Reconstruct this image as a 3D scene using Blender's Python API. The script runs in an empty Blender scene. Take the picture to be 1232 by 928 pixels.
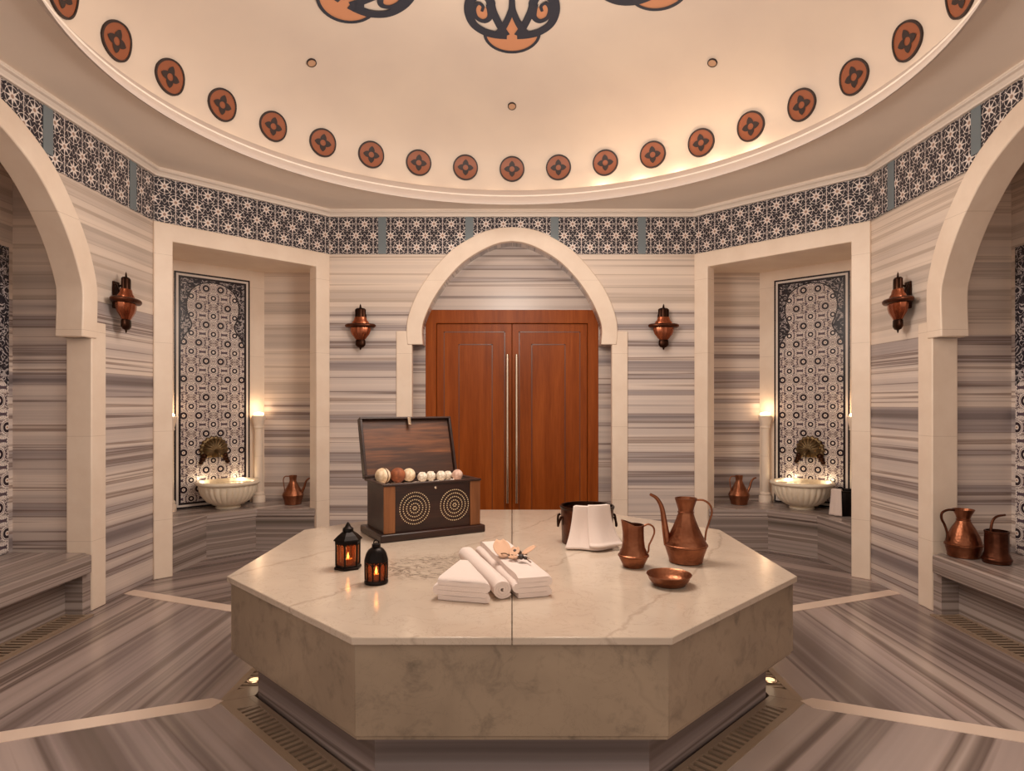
import bpy, bmesh, math, random
from mathutils import Vector, Matrix, noise as mnoise

random.seed(7)
PI = math.pi
scene = bpy.context.scene
COL = scene.collection

# ------------------------------------------------------------------ node helpers
def srgb(r, g, b):
    def f(c):
        c /= 255.0
        return c / 12.92 if c <= 0.04045 else ((c + 0.055) / 1.055) ** 2.4
    return (f(r), f(g), f(b), 1.0)


class S:
    """a scalar socket with arithmetic"""
    def __init__(self, nt, sock):
        self.nt, self.s = nt, sock

    def op(self, name, *others):
        n = self.nt.nodes.new('ShaderNodeMath')
        n.operation = name
        self.nt.links.new(self.s, n.inputs[0])
        for i, o in enumerate(others):
            if isinstance(o, S):
                self.nt.links.new(o.s, n.inputs[i + 1])
            else:
                n.inputs[i + 1].default_value = o
        return S(self.nt, n.outputs[0])

    def __add__(self, o): return self.op('ADD', o)
    def __sub__(self, o): return self.op('SUBTRACT', o)
    def __mul__(self, o): return self.op('MULTIPLY', o)
    def __truediv__(self, o): return self.op('DIVIDE', o)
    def abs(self): return self.op('ABSOLUTE')
    def sin(self): return self.op('SINE')
    def cos(self): return self.op('COSINE')
    def floor(self): return self.op('FLOOR')
    def frac(self): return self.op('FRACT')
    def lt(self, o): return self.op('LESS_THAN', o)
    def gt(self, o): return self.op('GREATER_THAN', o)
    def min(self, o): return self.op('MINIMUM', o)
    def max(self, o): return self.op('MAXIMUM', o)
    def sqrt(self): return self.op('SQRT')
    def atan2(self, o): return self.op('ARCTAN2', o)
    def pow(self, o): return self.op('POWER', o)
    def inv(self): return (self * -1.0) + 1.0
    def wrap(self, p):
        return ((self / p + 0.5).frac() - 0.5) * p


class Mat:
    def __init__(self, name, rough=0.5, metal=0.0, color=(0.8, 0.8, 0.8, 1)):
        self.m = bpy.data.materials.new(name)
        self.m.use_nodes = True
        self.nt = self.m.node_tree
        self.b = self.nt.nodes['Principled BSDF']
        self.b.inputs['Roughness'].default_value = rough
        self.b.inputs['Metallic'].default_value = metal
        self.b.inputs['Base Color'].default_value = color
        self.m.diffuse_color = color

    def coords(self, kind='UV'):
        tc = self.nt.nodes.new('ShaderNodeTexCoord')
        sp = self.nt.nodes.new('ShaderNodeSeparateXYZ')
        self.nt.links.new(tc.outputs[kind], sp.inputs[0])
        return tuple(S(self.nt, sp.outputs[i]) for i in range(3))

    def vec(self, x, y, z=0.0):
        c = self.nt.nodes.new('ShaderNodeCombineXYZ')
        for i, a in enumerate((x, y, z)):
            if isinstance(a, S):
                self.nt.links.new(a.s, c.inputs[i])
            else:
                c.inputs[i].default_value = a
        return c.outputs[0]

    def noise(self, vec, scale=1.0, detail=2.0, rough=0.5, dist=0.0):
        n = self.nt.nodes.new('ShaderNodeTexNoise')
        self.nt.links.new(vec, n.inputs['Vector'])
        n.inputs['Scale'].default_value = scale
        n.inputs['Detail'].default_value = detail
        n.inputs['Roughness'].default_value = rough
        n.inputs['Distortion'].default_value = dist
        return S(self.nt, n.outputs[0])

    def voronoi(self, vec, scale=1.0, feature='DISTANCE_TO_EDGE'):
        n = self.nt.nodes.new('ShaderNodeTexVoronoi')
        n.feature = feature
        self.nt.links.new(vec, n.inputs['Vector'])
        n.inputs['Scale'].default_value = scale
        return S(self.nt, n.outputs['Distance'])

    def ramp(self, fac, stops, interp='LINEAR'):
        r = self.nt.nodes.new('ShaderNodeValToRGB')
        cr = r.color_ramp
        cr.interpolation = interp
        while len(cr.elements) < len(stops):
            cr.elements.new(0.5)
        for e, (p, c) in zip(cr.elements, stops):
            e.position = p
            e.color = c
        self.nt.links.new(fac.s, r.inputs[0])
        return r.outputs[0]

    def mix(self, fac, a, b):
        n = self.nt.nodes.new('ShaderNodeMix')
        n.data_type = 'RGBA'
        if isinstance(fac, S):
            self.nt.links.new(fac.s, n.inputs[0])
        else:
            n.inputs[0].default_value = fac
        for i, c in ((6, a), (7, b)):
            if isinstance(c, tuple):
                n.inputs[i].default_value = c
            else:
                self.nt.links.new(c, n.inputs[i])
        return n.outputs[2]

    def color(self, sock):
        self.nt.links.new(sock, self.b.inputs['Base Color'])
        return self

    def bump(self, h, strength=0.3, dist=0.01):
        n = self.nt.nodes.new('ShaderNodeBump')
        n.inputs['Strength'].default_value = strength
        n.inputs['Distance'].default_value = dist
        self.nt.links.new(h.s, n.inputs['Height'])
        self.nt.links.new(n.outputs[0], self.b.inputs['Normal'])
        return self

    def emit(self, col, strength):
        self.b.inputs['Emission Color'].default_value = col
        self.b.inputs['Emission Strength'].default_value = strength
        return self


# ------------------------------------------------------------------ materials
def stripe_marble(name, stops, seed, rough=0.28, course=0.43, k=1.0, warp=0.0, fine=0.3, top_tint=False):
    m = Mat(name, rough)
    u, v, _ = m.coords('UV')
    if warp:
        w = m.noise(m.vec(u * 0.9, v * 0.9, seed), 1.0, 3, 0.5)
        v = v + (w - 0.5) * warp
    if course:
        c = (v / course).floor()
        vv = v + c * 3.71
    else:
        vv = v
    n1 = m.noise(m.vec(u * 0.07, vv * (5.5 * k), seed), 1.0, 2.0, 0.5)
    n2 = m.noise(m.vec(u * 0.09, vv * (16.0 * k), seed + 9.0), 1.0, 2.0, 0.5)
    n3 = m.noise(m.vec(u * 0.25, vv * (80.0 * k), seed + 4.0), 1.0, 1.0, 0.5)
    t = n1 * (0.95 - fine) + n2 * fine + n3 * 0.08 - 0.015
    col = m.ramp(t, stops)
    if top_tint:                                        # the upper courses are mixed towards cream
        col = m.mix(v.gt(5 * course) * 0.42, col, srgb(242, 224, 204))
    if course:
        j = (v / course).frac().lt(0.005)
        col = m.mix(j * 0.35, col, srgb(120, 105, 95))
    m.color(col)
    return m.m


M = {}
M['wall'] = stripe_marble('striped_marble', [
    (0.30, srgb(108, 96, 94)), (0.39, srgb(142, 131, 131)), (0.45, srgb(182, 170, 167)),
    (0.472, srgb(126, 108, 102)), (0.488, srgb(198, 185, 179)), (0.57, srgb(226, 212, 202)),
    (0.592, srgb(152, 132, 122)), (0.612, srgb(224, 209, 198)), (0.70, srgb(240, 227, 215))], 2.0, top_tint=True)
M['wall_shaded'] = stripe_marble('striped_marble_shaded', [  # darker copy of the wall marble, the recess shade put into its colour
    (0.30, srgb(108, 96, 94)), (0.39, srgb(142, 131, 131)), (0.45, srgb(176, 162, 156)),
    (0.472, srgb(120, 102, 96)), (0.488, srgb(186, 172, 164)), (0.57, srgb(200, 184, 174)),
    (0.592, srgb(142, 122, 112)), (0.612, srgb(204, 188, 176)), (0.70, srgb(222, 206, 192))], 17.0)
M['floor'] = stripe_marble('striped_floor_marble', [
    (0.30, srgb(76, 65, 61)), (0.40, srgb(112, 98, 94)), (0.46, srgb(154, 139, 136)),
    (0.485, srgb(104, 90, 85)), (0.52, srgb(162, 147, 142)), (0.59, srgb(178, 161, 155)),
    (0.615, srgb(108, 93, 87)), (0.66, srgb(186, 170, 162))], 5.0, 0.2, 0.0, 0.72, 0.014, 0.16)
M['bench'] = stripe_marble('striped_bench_marble', [
    (0.32, srgb(98, 88, 80)), (0.43, srgb(134, 122, 116)), (0.49, srgb(168, 154, 148)),
    (0.51, srgb(124, 110, 102)), (0.56, srgb(180, 166, 160)), (0.68, srgb(194, 180, 172))], 11.0, 0.25, 0.0, 1.4, 0.01, 0.3)


def cream():
    m = Mat('cream_limestone', 0.42)
    x, y, z = m.coords('Object')
    n = m.noise(m.vec(x, y, z), 5.0, 4, 0.6)
    col = m.ramp(n, [(0.35, srgb(236, 217, 198)), (0.65, srgb(243, 226, 208))])
    j = ((z + 0.21) / 0.62).frac().lt(0.0035)
    m.color(m.mix(j * 0.5, col, srgb(170, 145, 120)))
    return m.m


M['cream'] = cream()


def plaster(name, c1, c2):
    m = Mat(name, 0.6)
    x, y, z = m.coords('Object')
    n = m.noise(m.vec(x, y, z), 2.0, 3, 0.5)
    m.color(m.ramp(n, [(0.3, c1), (0.7, c2)]))
    return m.m


M['plaster'] = plaster('ceiling_plaster', srgb(234, 222, 210), srgb(240, 228, 216))
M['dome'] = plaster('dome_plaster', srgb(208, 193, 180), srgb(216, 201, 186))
M['lip'] = Mat('lip_plaster', 0.55, 0, srgb(204, 191, 182)).m


def veined(name, base, cloud, vein, rough, warm_patch=False):
    m = Mat(name, rough)
    x, y, z = m.coords('Object')
    n = m.noise(m.vec(x, y, z), 2.2, 5, 0.6, 0.5)
    col = m.ramp(n, [(0.3, cloud), (0.7, base)])
    # long diagonal veins
    d = (x * 0.86 - y * 0.5)
    w = m.noise(m.vec(x * 1.1, y * 0.9, z * 1.3), 1.6, 5, 0.62, 0.3)
    f = ((d + z * 0.6) * 1.9 + w * 0.62).frac() - 0.5
    line = (f.abs() / 0.022).min(1.0).inv()
    gate = m.noise(m.vec(x, y, z), 1.9, 2, 0.5).gt(0.47)
    col = m.mix(line * gate * (0.34 if warm_patch else 0.14), col, vein)
    w2 = m.noise(m.vec(x, y, z + 3.0), 7.0, 6, 0.65, 0.8)
    l2 = ((w2 - 0.5).abs() / 0.012).min(1.0).inv()
    col = m.mix(l2 * (0.22 if warm_patch else 0.16), col, vein)
    if not warm_patch:
        mo = m.noise(m.vec(x, y, z), 11.0, 4, 0.65, 0.4)
        col = m.mix((mo - 0.52).max(0.0) * 2.6, col, vein)
    if warm_patch:
        # a cluster of wispy dark veins in the left half of the slab
        dx, dy = x - (-0.30), y - (-0.33)
        q = ((dx / 0.34).pow(2.0) + (dy / 0.25).pow(2.0)).sqrt()
        msk = (q - 1.0).max(-1.0).min(0.0) * -1.0
        w3 = m.noise(m.vec(x * 9.0 - y * 4.0, y * 26.0 + x * 7.0, 1.0), 1.0, 4, 0.6, 1.4)
        l3 = ((w3 - 0.5).abs() / 0.05).min(1.0).inv()
        col = m.mix((l3 * (msk * 3.0).min(1.0)) * 0.85, col, srgb(96, 78, 66))
    m.color(col)
    return m.m


M['slab'] = veined('polished_marble', srgb(205, 188, 170), srgb(190, 173, 156), srgb(120, 98, 82), 0.16, True)
M['block'] = veined('grey_veined_marble', srgb(162, 142, 120), srgb(140, 122, 103), srgb(80, 70, 60), 0.3)
M['grate'] = stripe_marble('grate_stone', [
    (0.35, srgb(132, 112, 94)), (0.5, srgb(152, 130, 110)), (0.65, srgb(166, 144, 122))], 3.0, 0.35, 0.0, 1.0)
M['pit'] = Mat('drain_channel', 0.7, 0, srgb(58, 46, 40)).m
M['strip'] = stripe_marble('cream_floor_strip', [
    (0.3, srgb(222, 200, 184)), (0.7, srgb(234, 214, 198))], 8.0, 0.25, 0.0, 0.5)
M['divider'] = Mat('blue_grey_strip', 0.45, 0, srgb(122, 134, 140)).m

WHITE_T, DARK_T, BEIGE_T = srgb(230, 219, 212), srgb(44, 40, 50), srgb(176, 140, 116)


def frieze_tiles():
    m = Mat('star_tile_band', 0.3)
    u, v, _ = m.coords('UV')
    P, Q = 0.147, 0.0985
    y = v - 2.6515
    ax, ay = u.wrap(P), y.wrap(2 * Q)
    bx, by = (u - P / 2).wrap(P), (y - Q).wrap(2 * Q)
    ra = (ax * ax + ay * ay).sqrt()
    rb = (bx * bx + by * by).sqrt()
    sel = ra.lt(rb)
    lx = ax * sel + bx * sel.inv()
    ly = ay * sel + by * sel.inv()
    r = ra.min(rb)
    th = ly.atan2(lx)
    star = (r - (th * 8.0).cos() * 0.0085).lt(0.0270)
    spoke = (r * (th * 4.0).sin().abs()).lt(0.0085) * r.lt(0.062)
    ring = (r - 0.0480).abs().lt(0.0016)
    vline = ax.abs().lt(0.0024)
    hl = ((r - (th * 8.0 + PI).cos() * 0.012) - 0.068).abs().lt(0.0016)
    white = star.max(spoke).max(ring).max(vline).max(hl)
    col = m.mix(white, DARK_T, srgb(236, 226, 220))
    col = m.mix(r.lt(0.0100), col, srgb(170, 140, 124))
    m.color(col)
    return m.m


M['frieze'] = frieze_tiles()


def rosette_tiles():
    m = Mat('rosette_tiles', 0.25)
    u, v, _ = m.coords('UV')
    PX, PY = 0.36, 0.31

    def dist(ox, oy, px, py):
        a, b = (u - ox).wrap(px), (v - oy).wrap(py)
        return (a * a + b * b).sqrt()
    r = dist(0.06, 0, PX, PY).min(dist(-0.06, 0, PX, PY)).min(
        dist(0.18 + 0.06, PY / 2, PX, PY)).min(dist(0.18 - 0.06, PY / 2, PX, PY))
    s = dist(0, PY / 4, PX / 2, PY / 2)
    # small leaves and curls between the rings, mirrored in every tile
    au, av = u.wrap(PX / 2).abs(), v.wrap(PY / 2).abs()
    n1 = m.noise(m.vec(au, av, 0.37), 62.0, 1, 0.5, 0.8)
    n2 = m.noise(m.vec(au, av, 4.1), 44.0, 1, 0.5, 1.5)
    col = m.mix(n1.gt(0.535), WHITE_T, srgb(88, 78, 92))
    col = m.mix((n2 - 0.5).abs().lt(0.035), col, srgb(92, 66, 66))
    col = m.mix(r.lt(0.045), col, WHITE_T)
    col = m.mix(((r - 0.0375).abs()).lt(0.0022), col, srgb(110, 92, 96))
    col = m.mix(r.lt(0.0305), col, srgb(46, 34, 42))
    col = m.mix(r.lt(0.0135), col, WHITE_T)
    col = m.mix(r.lt(0.0065), col, BEIGE_T)
    col = m.mix(s.lt(0.030), col, WHITE_T)
    col = m.mix(s.lt(0.0235), col, srgb(50, 40, 48))
    col = m.mix(s.lt(0.0105), col, WHITE_T)
    m.color(col)
    return m.m


M['rosette'] = rosette_tiles()


def spandrel_tiles():
    m = Mat('dark_scroll_tiles', 0.25)
    u, v, _ = m.coords('UV')
    w = m.noise(m.vec(u, v, 0.3), 22.0, 2, 0.5, 1.2)
    l = (w - 0.5).abs().lt(0.035)
    d = m.voronoi(m.vec(u, v, 0.0), 19.0, 'F1')
    col = m.mix(l, srgb(38, 35, 44), srgb(176, 168, 168))
    col = m.mix(d.lt(0.2), col, srgb(150, 140, 142))
    m.color(col)
    return m.m


M['spandrel'] = spandrel_tiles()
M['border_dark'] = Mat('dark_border_tile', 0.25, 0, srgb(36, 30, 36)).m
M['border_white'] = Mat('white_border_tile', 0.25, 0, srgb(224, 214, 206)).m


def wood(name, c1, c2, c3, rough, axis='z', k=1.0):
    m = Mat(name, rough)
    x, y, z = m.coords('Object')
    if axis == 'z':
        v = m.vec(x * (14 * k), y * (14 * k), z * (0.9 * k))
    else:
        v = m.vec(x * (1.2 * k), y * (10 * k), z * (14 * k))
    n = m.noise(v, 1.0, 4, 0.6, 0.6)
    f = m.noise(v, 7.0, 2, 0.5)
    t = n * 0.75 + f * 0.25
    m.color(m.ramp(t, [(0.32, c1), (0.5, c2), (0.68, c3)]))
    m.bump(t, 0.08, 0.004)
    return m.m


M['door'] = wood('orange_door_veneer', srgb(124, 58, 18), srgb(142, 70, 24), srgb(158, 82, 32), 0.36)
M['door'].node_tree.nodes['Principled BSDF'].inputs['Specular IOR Level'].default_value = 0.12
M['door_line'] = wood('door_inlay', srgb(74, 32, 12), srgb(96, 46, 18), srgb(112, 58, 24), 0.35)
M['chest'] = wood('dark_chest_wood', srgb(30, 15, 11), srgb(46, 24, 17), srgb(62, 34, 24), 0.38, 'x')
M['post'] = wood('light_corner_wood', srgb(98, 56, 28), srgb(126, 76, 40), srgb(152, 98, 56), 0.45)
M['lidwood'] = wood('bare_lid_wood', srgb(42, 22, 12), srgb(66, 36, 20), srgb(124, 74, 42), 0.5, 'x', 0.7)


def metal(name, c1, c2, rough, hammer=0.0, met=1.0):
    m = Mat(name, rough, met)
    x, y, z = m.coords('Object')
    n = m.noise(m.vec(x, y, z), 9.0, 3, 0.6)
    m.color(m.ramp(n, [(0.35, c1), (0.65, c2)]))
    if hammer:
        d = m.voronoi(m.vec(x, y, z), 75.0, 'F1')
        m.bump(d, hammer, 0.003)
    return m.m


M['copper'] = metal('hammered_copper', srgb(122, 74, 52), srgb(160, 104, 76), 0.38, 0.3)
M['copper_dark'] = metal('aged_copper', srgb(78, 46, 34), srgb(112, 68, 50), 0.38, 0.2)
M['copper_bright'] = metal('polished_copper', srgb(150, 84, 58), srgb(184, 114, 84), 0.24)
M['bronze'] = metal('dark_bronze', srgb(44, 28, 22), srgb(70, 44, 32), 0.38)
M['black_metal'] = metal('black_iron', srgb(22, 16, 14), srgb(38, 28, 24), 0.42, 0.0, 0.8)
M['brass'] = metal('old_brass', srgb(92, 76, 54), srgb(124, 104, 76), 0.42, 0.15)
M['handle'] = metal('polished_steel', srgb(224, 206, 184), srgb(236, 220, 200), 0.16)
M['basin'] = Mat('cream_basin_marble', 0.32, 0, srgb(236, 222, 200)).m
M['orange'] = Mat('terracotta_paint', 0.55, 0, srgb(200, 140, 104)).m
M['rust'] = Mat('rust_glaze', 0.5, 0, srgb(142, 80, 50)).m
M['navy'] = Mat('navy_paint', 0.55, 0, srgb(46, 50, 62)).m
M['ink'] = Mat('dark_brown_paint', 0.55, 0, srgb(42, 26, 24)).m
M['tan'] = Mat('tan_cover', 0.5, 0, srgb(190, 150, 120)).m


def towel_mat():
    m = Mat('white_terry', 0.9, 0, srgb(226, 209, 200))
    x, y, z = m.coords('Object')
    n = m.noise(m.vec(x, y, z), 260.0, 2, 0.6)
    m.bump(n, 0.5, 0.003)
    m.b.inputs['Sheen Weight'].default_value = 0.25
    return m.m


M['towel'] = towel_mat()
M['cotton'] = Mat('white_stuffing', 0.9, 0, srgb(228, 214, 202)).m
M['studs'] = Mat('pale_studs', 0.5, 0, srgb(222, 196, 156)).m
M['petal'] = Mat('dry_petal', 0.8, 0, srgb(214, 172, 142)).m
M['twig'] = Mat('dry_twig', 0.8, 0, srgb(96, 70, 50)).m
M['bud'] = Mat('dark_bud', 0.6, 0, srgb(58, 46, 42)).m
M['wax'] = Mat('candle_wax', 0.5, 0, srgb(240, 214, 176)).m


def ball_mat(name, c1, c2, sc):
    m = Mat(name, 0.75)
    x, y, z = m.coords('Object')
    n = m.noise(m.vec(x, y, z), sc, 3, 0.6, 0.4)
    m.color(m.ramp(n, [(0.38, c1), (0.58, c2)]))
    m.bump(n, 0.5, 0.01)
    return m.m


M['ball_cream'] = ball_mat('cream_ball', srgb(206, 178, 142), srgb(234, 214, 184), 28)
M['ball_brown'] = ball_mat('brown_ball', srgb(118, 62, 34), srgb(150, 84, 50), 30)
M['ball_white'] = ball_mat('white_ball', srgb(196, 182, 162), srgb(236, 226, 210), 60)
M['ball_pink'] = ball_mat('pink_ball', srgb(186, 148, 132), srgb(212, 180, 162), 40)
M['flame'] = Mat('candle_flame', 0.5, 0, srgb(255, 200, 120)).emit(srgb(255, 190, 120), 14).m
M['lamp'] = Mat('uplight_glass', 0.5, 0, srgb(255, 230, 190)).emit(srgb(255, 214, 160), 8).m
M['floor_lamp'] = Mat('floor_light_glass', 0.5, 0, srgb(255, 230, 190)).emit(srgb(255, 206, 150), 1.3).m


def amber():
    m = bpy.data.materials.new('amber_glass')
    m.use_nodes = True
    nt = m.node_tree
    nt.nodes.clear()
    o = nt.nodes.new('ShaderNodeOutputMaterial')
    mx = nt.nodes.new('ShaderNodeMixShader')
    t = nt.nodes.new('ShaderNodeBsdfTransparent')
    g = nt.nodes.new('ShaderNodeBsdfPrincipled')
    t.inputs[0].default_value = srgb(250, 220, 186)
    g.inputs['Base Color'].default_value = srgb(140, 70, 40)
    g.inputs['Roughness'].default_value = 0.15
    mx.inputs[0].default_value = 0.42
    nt.links.new(t.outputs[0], mx.inputs[1])
    nt.links.new(g.outputs[0], mx.inputs[2])
    nt.links.new(mx.outputs[0], o.inputs[0])
    return m


M['amber'] = amber()


# ------------------------------------------------------------------ mesh helpers
class Fr:
    """local frame: u along a wall, v up, w out of the wall into the room"""
    def __init__(self, o, U, W):
        self.o, self.U, self.W = Vector(o), Vector(U).normalized(), Vector(W).normalized()

    def p(self, u, v, w=0.0):
        return self.o + self.U * u + self.W * w + Vector((0, 0, v))

    def mirror(self, s):
        if s > 0:
            return self
        f = lambda a: Vector((-a.x, a.y, a.z))
        return Fr(f(self.o), f(self.U), f(self.W))


LOCAL = Fr((0, 0, 0), (1, 0, 0), (0, -1, 0))


class MB:
    def __init__(self):
        self.bm = bmesh.new()
        self.mi = 0

    def face(self, vs):
        try:
            f = self.bm.faces.new(vs)
            f.material_index = self.mi
            return f
        except ValueError:
            return None

    def prism(self, poly, w0, w1, fr=LOCAL):
        """2-D outline (u,v) pushed from w0 to w1"""
        a = [self.bm.verts.new(fr.p(u, v, w0)) for u, v in poly]
        b = [self.bm.verts.new(fr.p(u, v, w1)) for u, v in poly]
        self.face(a)
        self.face(b[::-1])
        n = len(poly)
        for i in range(n):
            self.face([a[i], b[i], b[(i + 1) % n], a[(i + 1) % n]])
        return self

    def slab(self, poly, z0, z1):
        """plan outline (x,y) pushed from z0 to z1"""
        a = [self.bm.verts.new((x, y, z0)) for x, y in poly]
        b = [self.bm.verts.new((x, y, z1)) for x, y in poly]
        self.face(a[::-1])
        self.face(b)
        n = len(poly)
        for i in range(n):
            self.face([a[i], a[(i + 1) % n], b[(i + 1) % n], b[i]])
        return self

    def box(self, x0, x1, y0, y1, z0, z1):
        return self.slab([(x0, y0), (x1, y0), (x1, y1), (x0, y1)], z0, z1)

    def lathe(self, prof, n=32, c=(0, 0, 0), flute=None, close=True):
        """prof: (r, z) list; flute(theta, r, z) -> r"""
        c = Vector(c)
        rings = []
        for r, z in prof:
            if r < 1e-5:
                rings.append([self.bm.verts.new(c + Vector((0, 0, z)))])
                continue
            ring = []
            for i in range(n):
                a = 2 * PI * i / n
                rr = flute(a, r, z) if flute else r
                ring.append(self.bm.verts.new(c + Vector((rr * math.cos(a), rr * math.sin(a), z))))
            rings.append(ring)
        for A, B in zip(rings, rings[1:]):
            if len(A) == 1 and len(B) == 1:
                continue
            for i in range(n):
                j = (i + 1) % n
                if len(A) == 1:
                    self.face([A[0], B[j], B[i]])
                elif len(B) == 1:
                    self.face([A[i], A[j], B[0]])
                else:
                    self.face([A[i], A[j], B[j], B[i]])
        if close:
            if len(rings[0]) > 1:
                self.face(rings[0][::-1])
            if len(rings[-1]) > 1:
                self.face(rings[-1])
        return self

    def tube(self, pts, rad, n=10, cap=True):
        pts = [Vector(p) for p in pts]
        if not isinstance(rad, (list, tuple)):
            rad = [rad] * len(pts)
        t = [(pts[min(i + 1, len(pts) - 1)] - pts[max(i - 1, 0)]).normalized() for i in range(len(pts))]
        ref = Vector((0, 0, 1)) if abs(t[0].z) < 0.9 else Vector((0, 1, 0))
        nx = t[0].cross(ref).normalized()
        rings = []
        for i, p in enumerate(pts):
            nx = (nx - t[i] * nx.dot(t[i])).normalized()
            ny = t[i].cross(nx)
            rings.append([self.bm.verts.new(p + (nx * math.cos(2 * PI * k / n) + ny * math.sin(2 * PI * k / n)) * rad[i]) for k in range(n)])
        for A, B in zip(rings, rings[1:]):
            for i in range(n):
                self.face([A[i], A[(i + 1) % n], B[(i + 1) % n], B[i]])
        if cap:
            self.face(rings[0][::-1])
            self.face(rings[-1])
        return self

    def ball(self, c, r, nu=14, nv=9, sx=1, sy=1, sz=1):
        prof = [(r * math.sin(PI * k / nv), -r * math.cos(PI * k / nv)) for k in range(nv + 1)]
        s = len(self.bm.verts)
        self.lathe(prof, nu)
        self.bm.verts.ensure_lookup_table()
        for v in self.bm.verts[s:]:
            v.co = Vector((v.co.x * sx, v.co.y * sy, v.co.z * sz)) + Vector(c)
        return self

    def grid(self, fn, nu, nv):
        V = [[self.bm.verts.new(fn(i / nu, j / nv)) for j in range(nv + 1)] for i in range(nu + 1)]
        for i in range(nu):
            for j in range(nv):
                self.face([V[i][j], V[i + 1][j], V[i + 1][j + 1], V[i][j + 1]])
        return self

    def move(self, mat, start=0):
        self.bm.verts.ensure_lookup_table()
        for v in self.bm.verts[start:]:
            v.co = mat @ v.co
        return self

    def build(self, name, mats, parent=None, smooth=False, bevel=0.0, seg=2, topdir=None, v0=0.0, u0=0.0,
              label=None, closed=True, angle=40, solid=0.0, subsurf=0):
        bm = self.bm
        if closed:
            bmesh.ops.recalc_face_normals(bm, faces=bm.faces[:])
        bm.normal_update()
        if topdir is not None:
            uv = bm.loops.layers.uv.new('UVMap')
            td = Vector(topdir).normalized()
            tp = Vector((-td.y, td.x, 0))
            for f in bm.faces:
                n = f.normal
                if abs(n.z) > 0.6:
                    for l in f.loops:
                        l[uv].uv = (l.vert.co.dot(tp) + u0, l.vert.co.dot(td) + v0)
                else:
                    t = Vector((-n.y, n.x, 0))
                    # one tangent direction for both faces of a plate
                    if t.x < -1e-4 or (abs(t.x) <= 1e-4 and t.y < 0):
                        t = -t
                    t.normalize()
                    for l in f.loops:
                        l[uv].uv = (l.vert.co.dot(t) + u0, l.vert.co.z + v0)
        me = bpy.data.meshes.new(name)
        bm.to_mesh(me)
        bm.free()
        for mt in (mats if isinstance(mats, (list, tuple)) else [mats]):
            me.materials.append(mt)
        if smooth:
            me.shade_smooth()
            me.set_sharp_from_angle(angle=math.radians(angle))
        o = bpy.data.objects.new(name, me)
        COL.objects.link(o)
        if parent is not None:
            o.parent = parent
        if solid:
            md = o.modifiers.new('thickness', 'SOLIDIFY')
            md.thickness = solid
            md.offset = 0
        if bevel:
            md = o.modifiers.new('edge', 'BEVEL')
            md.width = bevel
            md.segments = seg
            md.limit_method = 'ANGLE'
            md.angle_limit = math.radians(35)
            if smooth is False:
                me.shade_smooth()
                me.set_sharp_from_angle(angle=math.radians(30))
        if subsurf:
            md = o.modifiers.new('smooth', 'SUBSURF')
            md.levels = md.render_levels = subsurf
        if label:
            o['label'] = label
        return o


def tag(o, label, cat, group=None, kind=None):
    o['label'] = label
    o['category'] = cat
    if group:
        o['group'] = group
    if kind:
        o['kind'] = kind
    return o


def struct(o, label=None, cat=None):
    o['kind'] = 'structure'
    if label:
        o['label'] = label
    if cat:
        o['category'] = cat
    return o


def thing(name, label, cat, loc=(0, 0, 0), rotz=0.0, group=None):
    o = bpy.data.objects.new(name, None)
    o.empty_display_size = 0.1
    COL.objects.link(o)
    o.location = loc
    o.rotation_euler = (0, 0, rotz)
    return tag(o, label, cat, group)


def crom(pts, k=6):
    """Catmull-Rom through tuples"""
    P = [Vector(p) for p in pts]
    P = [P[0] * 2 - P[1]] + P + [P[-1] * 2 - P[-2]]
    out = []
    for i in range(1, len(P) - 2):
        for j in range(k):
            t = j / k
            a, b, c, d = P[i - 1], P[i], P[i + 1], P[i + 2]
            out.append(0.5 * ((2 * b) + (c - a) * t + (2 * a - 5 * b + 4 * c - d) * t * t + (3 * b - a - 3 * c + d) * t ** 3))
    out.append(P[-2])
    return out


def c3(pts, k=6):
    return crom([tuple(p) for p in pts], k)


def c2(pts, k=5):
    return [(v.x, v.y) for v in crom([(p[0], p[1], 0) for p in pts], k)]

# ------------------------------------------------------------------ the room (metres; the camera stands at x=0, y=0)
CX, CY = 0.0, 3.1                       # centre of slab and dome
XS, YF = 2.493, 5.40                    # side walls, door wall
A = Vector((-XS, 4.415, 0))
B = Vector((-1.553, YF, 0))
L_D = (B - A).length
UD = (B - A).normalized()
Y0 = 0.75                               # where the modelled side walls end, beside the camera
Z_FR0, Z_FR1, Z_CEIL = 2.496, 2.807, 2.865
R_LIP, R_DOME, Z_SPR, H_DOME = 2.0, 2.14, 3.10, 0.71

F_BACK = Fr((0, YF, 0), (1, 0, 0), (0, -1, 0))
F_SIDE = Fr((-XS, 0, 0), (0, 1, 0), (1, 0, 0))
F_DIAG = Fr(A, UD, (UD.y, -UD.x, 0))
SIDES = ((1, 'left'), (-1, 'right'))

OUT = [(0.0, 2.722), (0.13, 2.711), (0.282, 2.664), (0.505, 2.531), (0.680, 2.344), (0.800, 2.165), (0.874, 1.98), (0.893, 1.853)]
INN = [(0.0, 2.602), (0.11, 2.585), (0.24, 2.533), (0.412, 2.424), (0.562, 2.266), (0.672, 2.10), (0.744, 1.94), (0.762, 1.845)]


def arch_curve(base, foot):
    pts = list(base) + ([(base[-1][0] - 0.008, foot)] if foot < 1.75 else [])
    return c2(pts, 5)


def arch_poly(half):
    """half curve from apex to foot -> full curve left foot .. apex .. right foot"""
    return [(-x, z) for x, z in half[::-1]] + half[1:]


def shift(poly, du):
    return [(u + du, v) for u, v in poly]


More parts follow.
